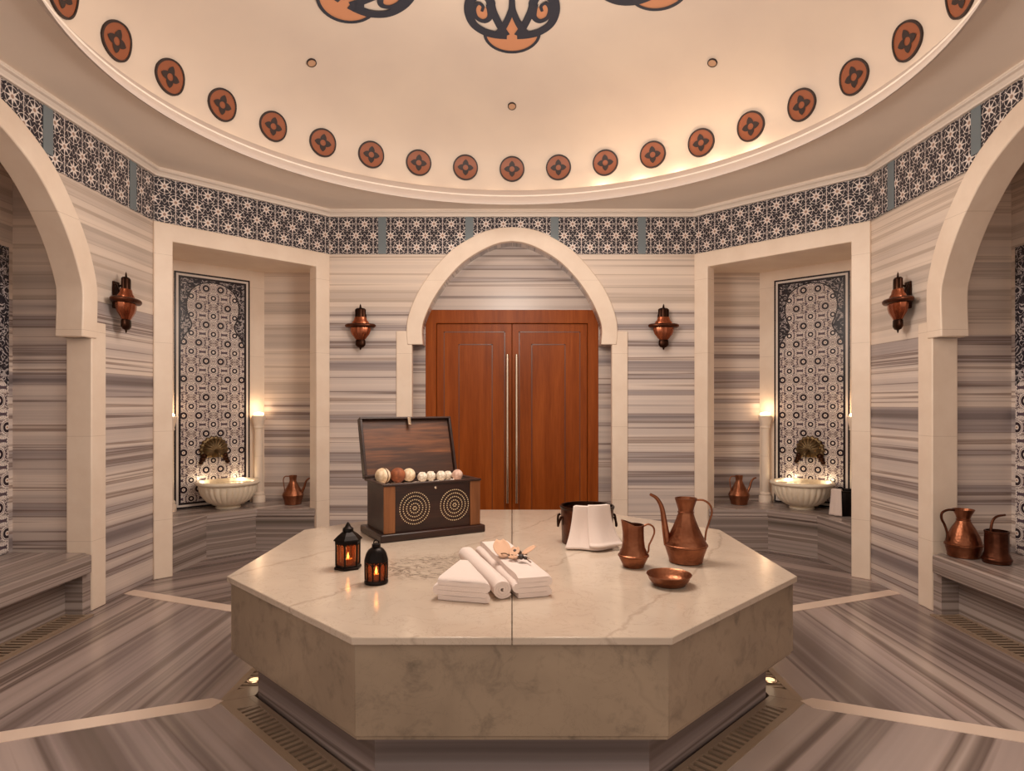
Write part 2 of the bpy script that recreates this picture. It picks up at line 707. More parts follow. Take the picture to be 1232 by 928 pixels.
def wall_outline(u0, u1, z1, ju, curve, cu):
    """rectangle u0..u1 with a doorway-shaped notch centred on cu"""
    arch = shift(arch_poly(curve), cu)
    return [(u0, 0), (u0, z1), (u1, z1), (u1, 0), (cu + ju, 0), (cu + ju, curve[-1][1])] + arch[::-1] + [(cu - ju, curve[-1][1]), (cu - ju, 0)]


def frieze_outline(u0, u1, cu, curve, grow=0.0):
    pts = [(u, v) for u, v in shift(arch_poly(curve), cu) if v > Z_FR0 + 0.004]
    return [(u0, Z_FR0), (u0, Z_FR1), (u1, Z_FR1), (u1, Z_FR0)] + [(pts[-1][0], Z_FR0)] + pts[::-1] + [(pts[0][0], Z_FR0)]


def surround(m, fr, cu, foot, jtop, jdepth, rdepth):
    o, i = arch_curve(OUT, foot), arch_curve(INN, foot)
    ring = shift(arch_poly(o), cu) + shift(arch_poly(i), cu)[::-1]
    m.prism(ring, 0.024, -rdepth, fr)
    for s in (-1, 1):
        a, b = sorted((cu + s * 0.847, cu + s * 0.981))
        m.prism([(a, 0), (b, 0), (b, jtop), (a, jtop)], 0.016, -jdepth, fr)


# ---- door wall
inn = arch_curve(INN, 1.726)
notch = [(u + 0.004, z + (0.004 if u < 0.4 else 0)) for u, z in inn]
notch[0] = (0.0, notch[0][1])
m = MB()
m.prism(wall_outline(-1.5525, 1.5525, Z_CEIL, 0.90, notch, 0.0), 0, -0.17, F_BACK)
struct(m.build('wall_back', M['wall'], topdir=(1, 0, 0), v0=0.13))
m = MB()
dw, dh = 0.757, 2.048
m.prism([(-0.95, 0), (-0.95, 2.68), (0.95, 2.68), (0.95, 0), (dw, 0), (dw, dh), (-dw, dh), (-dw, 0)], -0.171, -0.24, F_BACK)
struct(m.build('wall_back_inner', M['wall_shaded'], topdir=(1, 0, 0), v0=0.07))
m = MB()
surround(m, F_BACK, 0, 1.726, 1.84, 0.05, 0.03)
struct(m.build('trim_1', M['cream'], bevel=0.006))
# door frame and two leaves
m = MB()
fi, ft = 0.663, 1.93
m.prism([(-dw, 0), (-dw, dh), (dw, dh), (dw, 0), (fi, 0), (fi, ft), (-fi, ft), (-fi, 0)], -0.165, -0.235, F_BACK)
m.prism([(-0.70, 0), (0.70, 0), (0.70, 2.0), (-0.70, 2.0)], -0.2355, -0.245, F_BACK)  # added backing, stops light showing through the gap between the leaves
struct(m.build('trim_2', M['door'], bevel=0.005))
for s, nm, side in ((-1, 'door_1', 'left'), (1, 'door_2', 'right')):
    m = MB()
    a, b = sorted((s * 0.003, s * 0.661))
    m.prism([(a, 0.01), (b, 0.01), (b, 1.928), (a, 1.928)], -0.185, -0.225, F_BACK)
    d = struct(m.build(nm, M['door'], bevel=0.003), '%s leaf of the orange wooden double door under the arch' % side, 'door')
    m = MB()                                           # thin inlaid outline of the panels
    for (x0, x1, z0, z1) in ((0.17, 0.47, 0.25, 1.75), (0.06, 0.60, 0.10, 1.86)):
        for (p, q, r, t) in ((x0, x1, z0, z0 + .008), (x0, x1, z1 - .008, z1), (x0, x0 + .008, z0, z1), (x1 - .008, x1, z0, z1)):
            p, q = sorted((s * p, s * q))
            m.prism([(p, r), (q, r), (q, t), (p, t)], -0.183, -0.1855, F_BACK)
    m.build('panel_inlay', M['door_line'], d)
    m = MB()
    hx = s * 0.040
    m.tube([(hx, YF + 0.13, 0.36), (hx, YF + 0.13, 1.655)], 0.0125, 12)
    m.build('handle', M['handle'], d, smooth=True, label='long slim metal pull handle')
    m = MB()
    for z in (0.50, 1.0, 1.50):
        m.tube([(hx, YF + 0.13, z), (hx, YF + 0.186, z)], 0.008, 8)
    m.build('handle_bracket', M['handle'], d, smooth=True)

# ---- side walls with arched bays
ARC = 2.90                              # centre of the bay along y
for sx, side in SIDES:
    fr = F_SIDE.mirror(sx)
    mid = [((a[0] + b[0]) / 2, (a[1] + b[1]) / 2) for a, b in zip(arch_curve(OUT, 1.61), arch_curve(INN, 1.61))]
    m = MB()
    m.prism(wall_outline(Y0, 4.415, Z_CEIL, 0.90, mid, ARC), 0, -0.132, fr)
    y0, y1, xb = ARC - 0.87, ARC + 0.87, -0.468
    m.prism([(y0 - .05, 0), (y1 + .05, 0), (y1 + .05, 2.80), (y0 - .05, 2.80)], xb, xb - 0.05, fr)      # back of bay
    for ya, yb in ((y1, y1 + 0.05), (y0 - 0.05, y0)):                                                 # ends of bay
        m.prism([(ya, 0), (yb, 0), (yb, 2.80), (ya, 2.80)], -0.134, xb, fr)
    m.prism([(y0, 2.76), (y1, 2.76), (y1, 2.80), (y0, 2.80)], -0.134, xb, fr)
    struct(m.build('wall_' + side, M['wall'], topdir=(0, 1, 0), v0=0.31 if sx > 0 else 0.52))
    m = MB()
    surround(m, fr, ARC, 1.61, 1.71, 0.135, 0.135)
    struct(m.build('trim_3' if sx > 0 else 'trim_4', M['cream'], bevel=0.006))

# ---- slanting walls with the fountain niches
P1, P2 = Vector((-2.259, 5.80, 0)), Vector((-2.895, 5.164, 0))
UP = (P1 - P2).normalized()
F_PAN = Fr(P2, UP, (UP.y, -UP.x, 0))
L_P = (P1 - P2).length
Z_NB = 0.347                            # top of the benches
for sx, side in SIDES:
    fr = F_DIAG.mirror(sx)
    m = MB()
    m.prism([(0, Z_FR0), (L_D, Z_FR0), (L_D, Z_CEIL), (0, Z_CEIL)], 0, -0.10, fr)
    ff = Fr((-2.259, 5.80, 0), (1, 0, 0), (0, -1, 0)).mirror(sx)
    m.prism([(0, 0), (0.72, 0), (0.72, 2.46), (0, 2.46)], 0, -0.05, ff)
    fs = Fr((-2.895, 5.164, 0), (0, -1, 0), (1, 0, 0)).mirror(sx)
    m.prism([(0, 0), (0.72, 0), (0.72, 2.46), (0, 2.46)], 0, -0.05, fs)
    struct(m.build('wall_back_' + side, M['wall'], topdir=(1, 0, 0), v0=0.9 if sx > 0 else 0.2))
    m = MB()
    fp = F_PAN.mirror(sx)
    m.prism([(0, 0), (L_P, 0), (L_P, 2.46), (0, 2.46)], 0, -0.05, fp)
    pl = [A + UD * 0.02, B - UD * 0.02, Vector((-1.56, 5.80, 0)), P1, P2, Vector((-2.895, 4.46, 0))]
    m.slab([(p.x * sx, p.y) for p in pl], 2.42, 2.455)
    struct(m.build('wall_niche_' + side, M['cream']))
    m = MB()
    pw = 0.125
    m.prism([(0, 0), (pw, 0), (pw, 2.37), (L_D - pw, 2.37), (L_D - pw, 0), (L_D, 0), (L_D, Z_FR0), (0, Z_FR0)], 0.012, -0.10, fr)
    struct(m.build('trim_5' if sx > 0 else 'trim_6', M['cream'], bevel=0.006))

# ---- tile band under the cornice
n = 7
outc = arch_curve(OUT, 1.726)
m = MB()
m.prism(frieze_outline(-1.553, 1.553, 0, outc), 0.010, 0.0005, F_BACK)
fz = struct(m.build('trim_7', M['frieze'], topdir=(1, 0, 0)))
for u in (-1.10, -0.362, 0.362, 1.10):
    m = MB()
    z0 = Z_FR0 if abs(u) > 0.6 else 2.60
    m.prism([(u - .034, z0), (u + .034, z0), (u + .034, Z_FR1), (u - .034, Z_FR1)], 0.014, 0.0105, F_BACK)
    m.build('divider_strip', M['divider'], fz, label='plain blue grey strip')
for sx, side in SIDES:
    fr = F_SIDE.mirror(sx)
    m = MB()
    m.prism(frieze_outline(Y0, 4.415, ARC, outc), 0.010, 0.0005, fr)
    fz = struct(m.build('trim_%d' % n, M['frieze'], topdir=(1, 0, 0)))
    fz.name = 'trim_%d' % (8 if sx > 0 else 9)
    for u in (1.07, 1.85, 2.62, 3.40, 4.164):
        m = MB()
        z0 = Z_FR0 if abs(u - ARC) > 0.55 else 2.665 if abs(u - ARC) < 0.32 else 2.56
        m.prism([(u - .036, z0), (u + .036, z0), (u + .036, Z_FR1), (u - .036, Z_FR1)], 0.014, 0.0105, fr)
        m.build('divider_strip', M['divider'], fz, label='plain blue grey strip')
    fr = F_DIAG.mirror(sx)
    m = MB()
    m.prism([(0, Z_FR0), (L_D, Z_FR0), (L_D, Z_FR1), (0, Z_FR1)], 0.010, 0.0005, fr)
    fz = struct(m.build('trim_%d' % n, M['frieze'], topdir=(1, 0, 0)))
    fz.name = 'trim_%d' % (10 if sx > 0 else 11)

# ---- cornice
plan = [Vector((-XS, Y0, 0)), A, B, Vector((-B.x, B.y, 0)), Vector((-A.x, A.y, 0)), Vector((XS, Y0, 0))]


def inset(o):
    out = []
    for i, p in enumerate(plan):
        ns = []
        for q, r in ((i - 1, i), (i, i + 1)):
            if q >= 0 and r < len(plan):
                d = (plan[r] - plan[q]).normalized()
                ns.append(Vector((d.y, -d.x, 0)))
        if len(ns) == 1:
            out.append(p + ns[0] * o)
        else:
            b = (ns[0] + ns[1]).normalized()
            out.append(p + b * (o / b.dot(ns[0])))
    return out


prof = [(0.0, 2.8075), (0.03, 2.8075), (0.032, 2.818), (0.045, 2.832), (0.062, 2.836), (0.066, 2.842), (0.062, 2.848), (0.052, 2.85), (0.05, 2.868), (0.0, 2.868)]
m = MB()
rings = [[m.bm.verts.new((q.x, q.y, z)) for q in inset(o)] for o, z in prof]
for A_, B_ in zip(rings, rings[1:] + rings[:1]):
    for i in range(len(plan) - 1):
        m.face([A_[i], A_[i + 1], B_[i + 1], B_[i]])
struct(m.build('trim_12', M['plaster'], smooth=True, angle=25))

# ---- flat ceiling with its round opening
m = MB()
NS = 96
outer = [Vector((-XS - .1, Y0 - .05, 0)), A + Vector((-.1, .04, 0)), B + Vector((-.04, .1, 0)), Vector((-B.x + .04, B.y + .1, 0)),
         Vector((-A.x + .1, A.y + .04, 0)), Vector((XS + .1, Y0 - .05, 0))]
RO = 2.23


def ray_out(a):
    d = Vector((math.sin(a), math.cos(a), 0))
    best = 99
    for i in range(6):
        p, q = outer[i] - Vector((CX, CY, 0)), outer[(i + 1) % 6] - Vector((CX, CY, 0))
        e = q - p
        den = d.x * e.y - d.y * e.x
        if abs(den) < 1e-9:
            continue
        t = (p.x * e.y - p.y * e.x) / den
        s = (p.x * d.y - p.y * d.x) / den
        if t > 0 and -1e-6 <= s <= 1 + 1e-6:
            best = min(best, t)
    return Vector((CX, CY, 0)) + d * max(best, RO + 0.02)


ci, co = [], []
for i in range(NS):
    a = 2 * PI * i / NS
    ci.append(Vector((CX + 1.99 * math.sin(a), CY + 1.99 * math.cos(a), 0)))
    co.append(ray_out(a))
for z0, z1 in ((Z_CEIL, Z_CEIL + 0.03),):
    R4 = [[m.bm.verts.new((p.x, p.y, z)) for p in ring] for ring, z in ((ci, z0), (co, z0), (co, z1), (ci, z1))]
    for X_, Y_ in zip(R4, R4[1:] + R4[:1]):
        for i in range(NS):
            m.face([X_[i], X_[(i + 1) % NS], Y_[(i + 1) % NS], Y_[i]])
struct(m.build('ceiling', M['plaster']))
# raised lip round the opening, hiding the cove
m = MB()
lip = [(2.00, 2.862), (1.975, 2.835), (1.955, 2.808), (1.940, 2.804), (1.938, 2.812), (1.965, 2.852), (2.036, 2.946), (2.046, 2.952), (2.058, 2.946), (2.060, 2.930), (2.03, 2.892), (2.00, 2.889)]
m.lathe(lip + lip[:1], 128, (CX, CY, 0), close=False)
struct(m.build('trim_13', M['lip'], smooth=True, angle=50))


def dome_rt(t):
    return R_DOME * math.cos(max(t, 0.0)), Z_SPR + H_DOME * math.sin(t)


m = MB()
inner = [dome_rt(math.radians(90) * k / 28) for k in range(29)]
inner[-1] = (0.0, inner[-1][1])
m.lathe([(2.24, 2.888), (R_DOME, 2.888), (R_DOME, 2.96), (R_DOME, 3.03)] + inner, 128, (CX, CY, 0), close=False)
d = m.build('ceiling_dome', M['dome'], smooth=True, closed=False, angle=60, solid=0.0)
struct(d)


def dome_pt(phi, t, h=0.0):
    r, z = dome_rt(t)
    nr, nz = math.cos(t) / R_DOME, math.sin(max(t, 0.0)) / H_DOME
    l = math.hypot(nr, nz)
    r -= h * nr / l
    z -= h * nz / l
    return Vector((CX + r * math.sin(phi), CY + r * math.cos(phi), z))


# length along the dome's profile, so that ornaments keep their shape
_TS = [-0.35 + (PI / 2 + 0.35) * i / 600 for i in range(601)]
_SS = [0.0]
for _p, _q in zip(_TS, _TS[1:]):
    (_r0, _z0), (_r1, _z1) = dome_rt(_p), dome_rt(_q)
    _SS.append(_SS[-1] + math.hypot(_r1 - _r0, _z1 - _z0))


def _lerp(x, xs, ys):
    lo, hi = 0, len(xs) - 1
    x = min(max(x, xs[0]), xs[-1])
    while hi - lo > 1:
        k = (lo + hi) // 2
        lo, hi = (k, hi) if xs[k] <= x else (lo, k)
    f = (x - xs[lo]) / (xs[hi] - xs[lo])
    return ys[lo] + (ys[hi] - ys[lo]) * f


def dome_map(phi0, t0):
    s0 = _lerp(t0, _TS, _SS)

    def f(a, b, h):
        t = _lerp(s0 + b, _SS, _TS)
        return dome_pt(phi0 + a / dome_rt(t)[0], t, h)
    return f


def polar(m, f, r0, r1, h, nt=40, nr=2, hs=0.0):
    """a disc or ring lying on the dome; r0 / r1 may be functions of the angle"""
    g = lambda r, a: r(a) if callable(r) else r
    V = []
    for j in range(nr + 1):
        ring = []
        for i in range(nt):
            a = 2 * PI * i / nt
            r = g(r0, a) + (g(r1, a) - g(r0, a)) * j / nr
            ring.append(m.bm.verts.new(f(r * math.cos(a), r * math.sin(a), h)))
        V.append(ring)
    for X_, Y_ in zip(V, V[1:]):
        for i in range(nt):
            k = (i + 1) % nt
            m.face([X_[i], Y_[i], Y_[k], X_[k]])
    if hs:                                             # edge down to the plaster
        E = [m.bm.verts.new(f(g(r1, 2 * PI * i / nt) * math.cos(2 * PI * i / nt), g(r1, 2 * PI * i / nt) * math.sin(2 * PI * i / nt), -0.002)) for i in range(nt)]
        for i in range(nt):
            k = (i + 1) % nt
            m.face([V[-1][i], E[i], E[k], V[-1][k]])


STEP = 2 * PI / 35
ORD = ['', 'first', 'second', 'third', 'fourth', 'fifth', 'sixth', 'seventh', 'eighth', 'ninth']
T_MED = math.asin((3.156 - Z_SPR) / H_DOME)
for k in range(-9, 10):
    f = dome_map(k * STEP, T_MED)
    if k == 0:
        lab = 'round rust medallion on the dome foot directly above the door arch peak'
    else:
        lab = '%s round rust medallion to the %s of the one above the door arch' % (ORD[abs(k)], 'left' if k < 0 else 'right')
    m = MB()
    m.mi = 0
    polar(m, f, 0.0005, 0.093, 0.009, 40, 3, 1)
    m.mi = 1
    polar(m, f, 0.0925, 0.103, 0.013, 40, 1, 1)
    polar(m, f, 0.0215, lambda a: 0.034 + 0.032 * (1 - abs(((a + PI / 4) % (PI / 2)) - PI / 4) / (PI / 4)), 0.012, 64, 1)
    o = m.build('dome_medallion', [M['rust'], M['ink']], closed=False)
    tag(o, lab, 'medallion', 'round medallions along the foot of the dome')

for k, lab in ((-1, 'small round brown disc on the dome, the one at left'), (0, 'small round brown disc on the dome straight above the door'), (1, 'small round brown disc on the dome, the one at right')):
    f = dome_map(k * math.radians(49.5), math.acos(1.76 / R_DOME))
    m = MB()
    m.mi = 0
    polar(m, f, 0.0005, 0.029, 0.008, 24, 2, 1)
    m.mi = 1
    polar(m, f, 0.0265, 0.032, 0.011, 24, 1, 1)
    tag(m.build('ceiling_disc', [M['tan'], M['ink']], closed=False), lab, 'ceiling disc', 'small discs on the dome')


def ribbon(m, f, pts, wid, h):
    n_ = len(pts)
    L, R = [], []
    for i, p in enumerate(pts):
        q0, q1 = pts[max(i - 1, 0)], pts[min(i + 1, n_ - 1)]
        d = Vector((q1[0] - q0[0], q1[1] - q0[1]))
        d = d.normalized() if d.length > 1e-9 else Vector((1, 0))
        w = wid(i / (n_ - 1)) if callable(wid) else wid
        L.append(m.bm.verts.new(f(p[0] - d.y * w / 2, p[1] + d.x * w / 2, h)))
        R.append(m.bm.verts.new(f(p[0] + d.y * w / 2, p[1] - d.x * w / 2, h)))
    for i in range(n_ - 1):
        m.face([L[i], R[i], R[i + 1], L[i + 1]])


SA, SB = 0.00154, 0.00195
cv = lambda x, y: ((x - 985) * SA, (230 - y) * SB)
for k, lab in ((-1, 'painted terracotta and navy arabesque cut off by the frame at upper left'),
               (0, 'painted terracotta and navy arabesque high on the dome above the door'),
               (1, 'painted navy arabesque tip at the frame edge, upper right of dome')):
    f = dome_map(math.radians((0, 52, -53)[k]), math.acos((1.31, 1.28, 1.42)[k] / R_DOME))
    m = MB()
    m.mi = 0                                            # terracotta fields
    rows = 9

    def halfw(y):
        return 116 * math.sqrt(max(0.0, 1 - ((y - 150) / 78.0) ** 2)) if y >= 150 else max(6, (y - 62) / 88.0 * 62)
    for y0, y1 in [(60 + 10 * i, 70 + 10 * i) for i in range(17)]:
        def q(s, t, y0=y0, y1=y1):
            y = y0 + (y1 - y0) * t
            a, b = cv(985 + (2 * s - 1) * halfw(min(y, 227)), y)
            return f(a, b, 0.006)
        m.grid(q, 8, 1)
    for s in (-1, 1):
        a0, b0 = cv(985 + s * 134, 62)
        polar(m, lambda a, b, h: f(a0 + a, b0 + b, h), 0.0005, 0.066, 0.006, 24, 2)
        a1, b1 = cv(985 + s * 95, -150)
        polar(m, lambda a, b, h: f(a1 + a * 0.6, b1 + b * 1.4, h), 0.0005, 0.07, 0.006, 24, 2)
    m.mi = 1                                            # navy outlines and scrolls
    arc = [(985 + 118 * math.cos(t), 150 + 74 * math.sin(t)) for t in [PI * i / 24 for i in range(25)]]
    ribbon(m, f, [cv(*p) for p in arc], 0.022, 0.010)
    for s in (-1, 1):
        X = lambda x: 985 + s * x
        outer_ = c2([(22, 150), (70, 148), (120, 138), (165, 110), (182, 62), (168, 10), (130, -20), (92, 0), (78, 50), (50, 110), (24, 150)], 6)
        ribbon(m, f, [cv(X(x), y) for x, y in outer_], lambda t: 0.060 if t < 0.75 else 0.052, 0.010)
        curl = c2([(95, 20), (92, 70), (118, 92), (150, 80), (158, 45), (140, 20), (120, 30), (126, 52)], 6)
        ribbon(m, f, [cv(X(x), y) for x, y in curl], lambda t: 0.040 - 0.022 * t, 0.011)
        stem = c2([(0, -260), (0, -120), (2, 0), (6, 45), (30, 100), (62, 142), (80, 150)], 6)
        ribbon(m, f, [cv(X(x), y) for x, y in stem], lambda t: 0.022 + 0.034 * t, 0.012)
        leafc = c2([(0, -60), (70, -70), (135, -130), (120, -210), (60, -260), (0, -330)], 6)
        ribbon(m, f, [cv(X(x), y) for x, y in leafc], 0.032, 0.010)
    o = m.build('dome_arabesque', [M['orange'], M['navy']], closed=False)
    tag(o, lab, 'painted ornament', 'painted arabesques on the dome')

# ------------------------------------------------------------------ floor
def octa(ap, cx=CX, cy=CY):
    R = ap / math.cos(PI / 8)
    return [(cx + R * math.sin(PI / 8 + k * PI / 4), cy + R * math.cos(PI / 8 + k * PI / 4)) for k in range(8)]


G0, G1 = 1.075, 1.203
o_in, o_out = octa(G1), octa(5.6)
m = MB()
uv = m.bm.loops.layers.uv.new('UVMap')
for k in range(8):
    j = (k - 1) % 8
    # sector whose middle faces angle k*45 degrees
    c = [o_in[j], o_in[k], o_out[k], o_out[j]]
    f = m.face([m.bm.verts.new((x, y, 0)) for x, y in c])
    if f.normal.z < 0:
        f.normal_flip()
    d = Vector((math.sin(k * PI / 4), math.cos(k * PI / 4)))
    for l in f.loops:
        p = Vector((l.vert.co.x - CX, l.vert.co.y - CY))
        l[uv].uv = (p.x * d.y - p.y * d.x + k * 2.3, p.dot(d) * 0.62 + k * 1.9)
fl = m.build('floor', M['floor'], closed=False)
struct(fl)
# channel under the gratings
m = MB()
m.slab(octa(1.25), -0.06, -0.045)
struct(m.build('floor_channel', M['pit']))
n = 14
for k in range(8):
    a = PI / 8 + k * PI / 4
    if not (-0.7 < CY + 2 * math.cos(a)):
        continue
    d = Vector((math.sin(a), math.cos(a)))
    t = Vector((d.y, -d.x))
    r0, r1 = G1 / math.cos(PI / 8) + 0.004, 4.0
    if k in (0, 7):
        r1 = 2.62
    elif k in (1, 6):
        r1 = 2.70
    q = [Vector((CX, CY)) + d * r + t * w for r, w in ((r0 + .02, 0.045), (r0 - 0.025, 0), (r0 + .02, -0.045), (r1, -0.045), (r1, 0.045))]
    m = MB()
    m.slab([(p.x, p.y) for p in q], -0.004, 0.0025)
    struct(m.build('trim_%d' % n, M['strip'], topdir=(d.x, d.y, 0)))
    n += 1

# drain gratings round the slab
names = {1: 'back right', 7: 'back left', 2: 'right', 6: 'left', 3: 'front right', 5: 'front left', 0: 'rear', 4: 'front'}
for k in (2, 3, 5, 6):
    root = thing('drain_grate', 'slotted stone floor grating along the %s edge of the octagonal slab' % names[k], 'drain grate', (CX, CY, 0), -k * PI / 4, 'stone gratings around the octagonal slab')
    th = math.tan(PI / 8) * 0.9975
    m = MB()                                             # local: +y points outward
    for a, b in ((G0, G0 + 0.024), (G1 - 0.030, G1 - 0.001)):
        m.slab([(-a * th, a), (a * th, a), (b * th, b), (-b * th, b)], -0.03, 0.002)
    for s in (-1, 1):
        m.slab([(s * (G0 + .02) * th, G0 + .02), (s * ((G0 + .02) * th - 0.10), G0 + .02), (s * ((G1 - .02) * th - 0.10), G1 - .02), (s * (G1 - .02) * th, G1 - .02)], -0.03, 0.0015)
    m.build('frame', M['grate'], root, topdir=(0, 1, 0))
    m = MB()
    x = -0.37
    while x < 0.37:
        m.box(x, x + 0.017, G0 + 0.022, G1 - 0.026, -0.028, 0.001)
        x += 0.034
    m.build('bars', M['grate'], root, topdir=(1, 0, 0))

# ------------------------------------------------------------------ the octagonal slab
ZT = 0.512
t = thing('heated_slab', 'large octagonal pale marble slab table in the middle of the room', 'marble slab', (CX, CY, 0))
SLAB_AP = 1.173
full = octa(SLAB_AP, 0, 0)


def clip(poly, s, x0):
    """keep s*x >= x0"""
    out = []
    for p, q in zip(poly, poly[1:] + poly[:1]):
        a, b = s * p[0] - x0, s * q[0] - x0
        if a >= 0:
            out.append(p)
        if a * b < 0:
            k = a / (a - b)
            out.append((p[0] + (q[0] - p[0]) * k, p[1] + (q[1] - p[1]) * k))
    return out


for s in (-1, 1):
    m = MB()
    m.slab(clip(full, s, 0.0012), 0.488, ZT)
    m.build('top_slab', M['slab'], t, bevel=0.003, label='%s half of the polished marble top' % ('left' if s < 0 else 'right'))
a0, a1 = octa(1.158, 0, 0), octa(1.128, 0, 0)
for k in range(8):
    j = (k - 1) % 8
    m = MB()
    m.slab([a0[j], a0[k], a1[k], a1[j]], 0.203, 0.4875)
    m.build('side_panel', M['block'], t, bevel=0.002)
m = MB()
m.slab(octa(1.062, 0, 0), -0.044, 0.203)
m.build('plinth', M['floor'], t, topdir=(0, 1, 0))  # darker floor marble puts the shade under the block into the colour
m = MB()
m.slab(octa(1.150, 0, 0), 0.190, 0.2025)
m.build('underside', M['block'], t)

# small floor lights at the corners beside the gratings
for s, nm in ((-1, 'left'), (1, 'right')):
    t = thing('floor_light', 'small glowing floor light in the grating at the slab\'s %s corner' % nm, 'floor light', (s * 1.135, 2.80, 0.0015), 0, 'floor lights under the slab')
    m = MB()
    m.lathe([(0.030, 0), (0.030, 0.004), (0.022, 0.006)], 20)
    m.build('rim', M['handle'], t, smooth=True)
    m = MB()
    m.lathe([(0.0, 0.0062), (0.021, 0.0062), (0.021, 0.0045), (0, 0.0045)], 20)
    m.build('lens', M['floor_lamp'], t)

# ------------------------------------------------------------------ benches in the side bays
for sx, side in SIDES:
    t = thing('stone_bench', 'striped marble bench along the %s wall bay' % side, 'bench', (-sx * XS, ARC, 0), 0, 'striped marble side benches')
    m = MB()
    q = [(0.045, -0.81), (0.045, 0.81), (-0.004, 0.81), (-0.004, 0.842), (-0.466, 0.868), (-0.466, -0.868), (-0.004, -0.842), (-0.004, -0.81)]
    m.slab([(sx * x, y) for x, y in q], 0.235, Z_NB)
    m.build('seat_slab', M['bench'], t, bevel=0.012, topdir=(sx, 0, 0), v0=0.2 + 0.1 * sx)
    m = MB()
    m.slab([(sx * x, y) for x, y in ((-0.090, -0.845), (-0.090, 0.845), (-0.14, 0.845), (-0.14, 0.868), (-0.466, 0.868), (-0.466, -0.868), (-0.14, -0.868), (-0.14, -0.845))], 0.0, 0.2345)
    m.build('base_panel', M['bench'], t, topdir=(sx, 0, 0))
    for ya, yb in ((0.775, 0.8455), (-0.8455, -0.775)):
        m = MB()
        m.slab([(sx * x, y) for x, y in ((0.010, ya), (0.010, yb), (-0.0895, yb), (-0.0895, ya))], 0.0, 0.2345)
        m.build('end_pier', M['bench'], t, topdir=(sx, 0, 0))
    g = thing('drain_grate', 'slotted floor grating under the bench in the %s bay' % side, 'drain grate', (-sx * XS, ARC, 0), 0, 'gratings under the side benches')
    m = MB()
    for x_a, x_b in ((0.080, 0.052), (-0.070, -0.088)):
        m.box(*sorted((sx * x_a, sx * x_b)), -0.77, 0.77, 0.0004, 0.010)
    m.build('frame', M['grate'], g, topdir=(1, 0, 0))
    m = MB()
    y = -0.765
    while y < 0.75:
        m.box(*sorted((sx * 0.0515, sx * -0.0695)), y, y + 0.016, 0.0004, 0.008)
        y += 0.036
    m.build('bars', M['grate'], g, topdir=(0, 1, 0))
    m = MB()
    m.box(*sorted((sx * 0.0515, sx * -0.0695)), -0.77, 0.77, 0.0002, 0.002)
    m.build('channel', M['pit'], g)

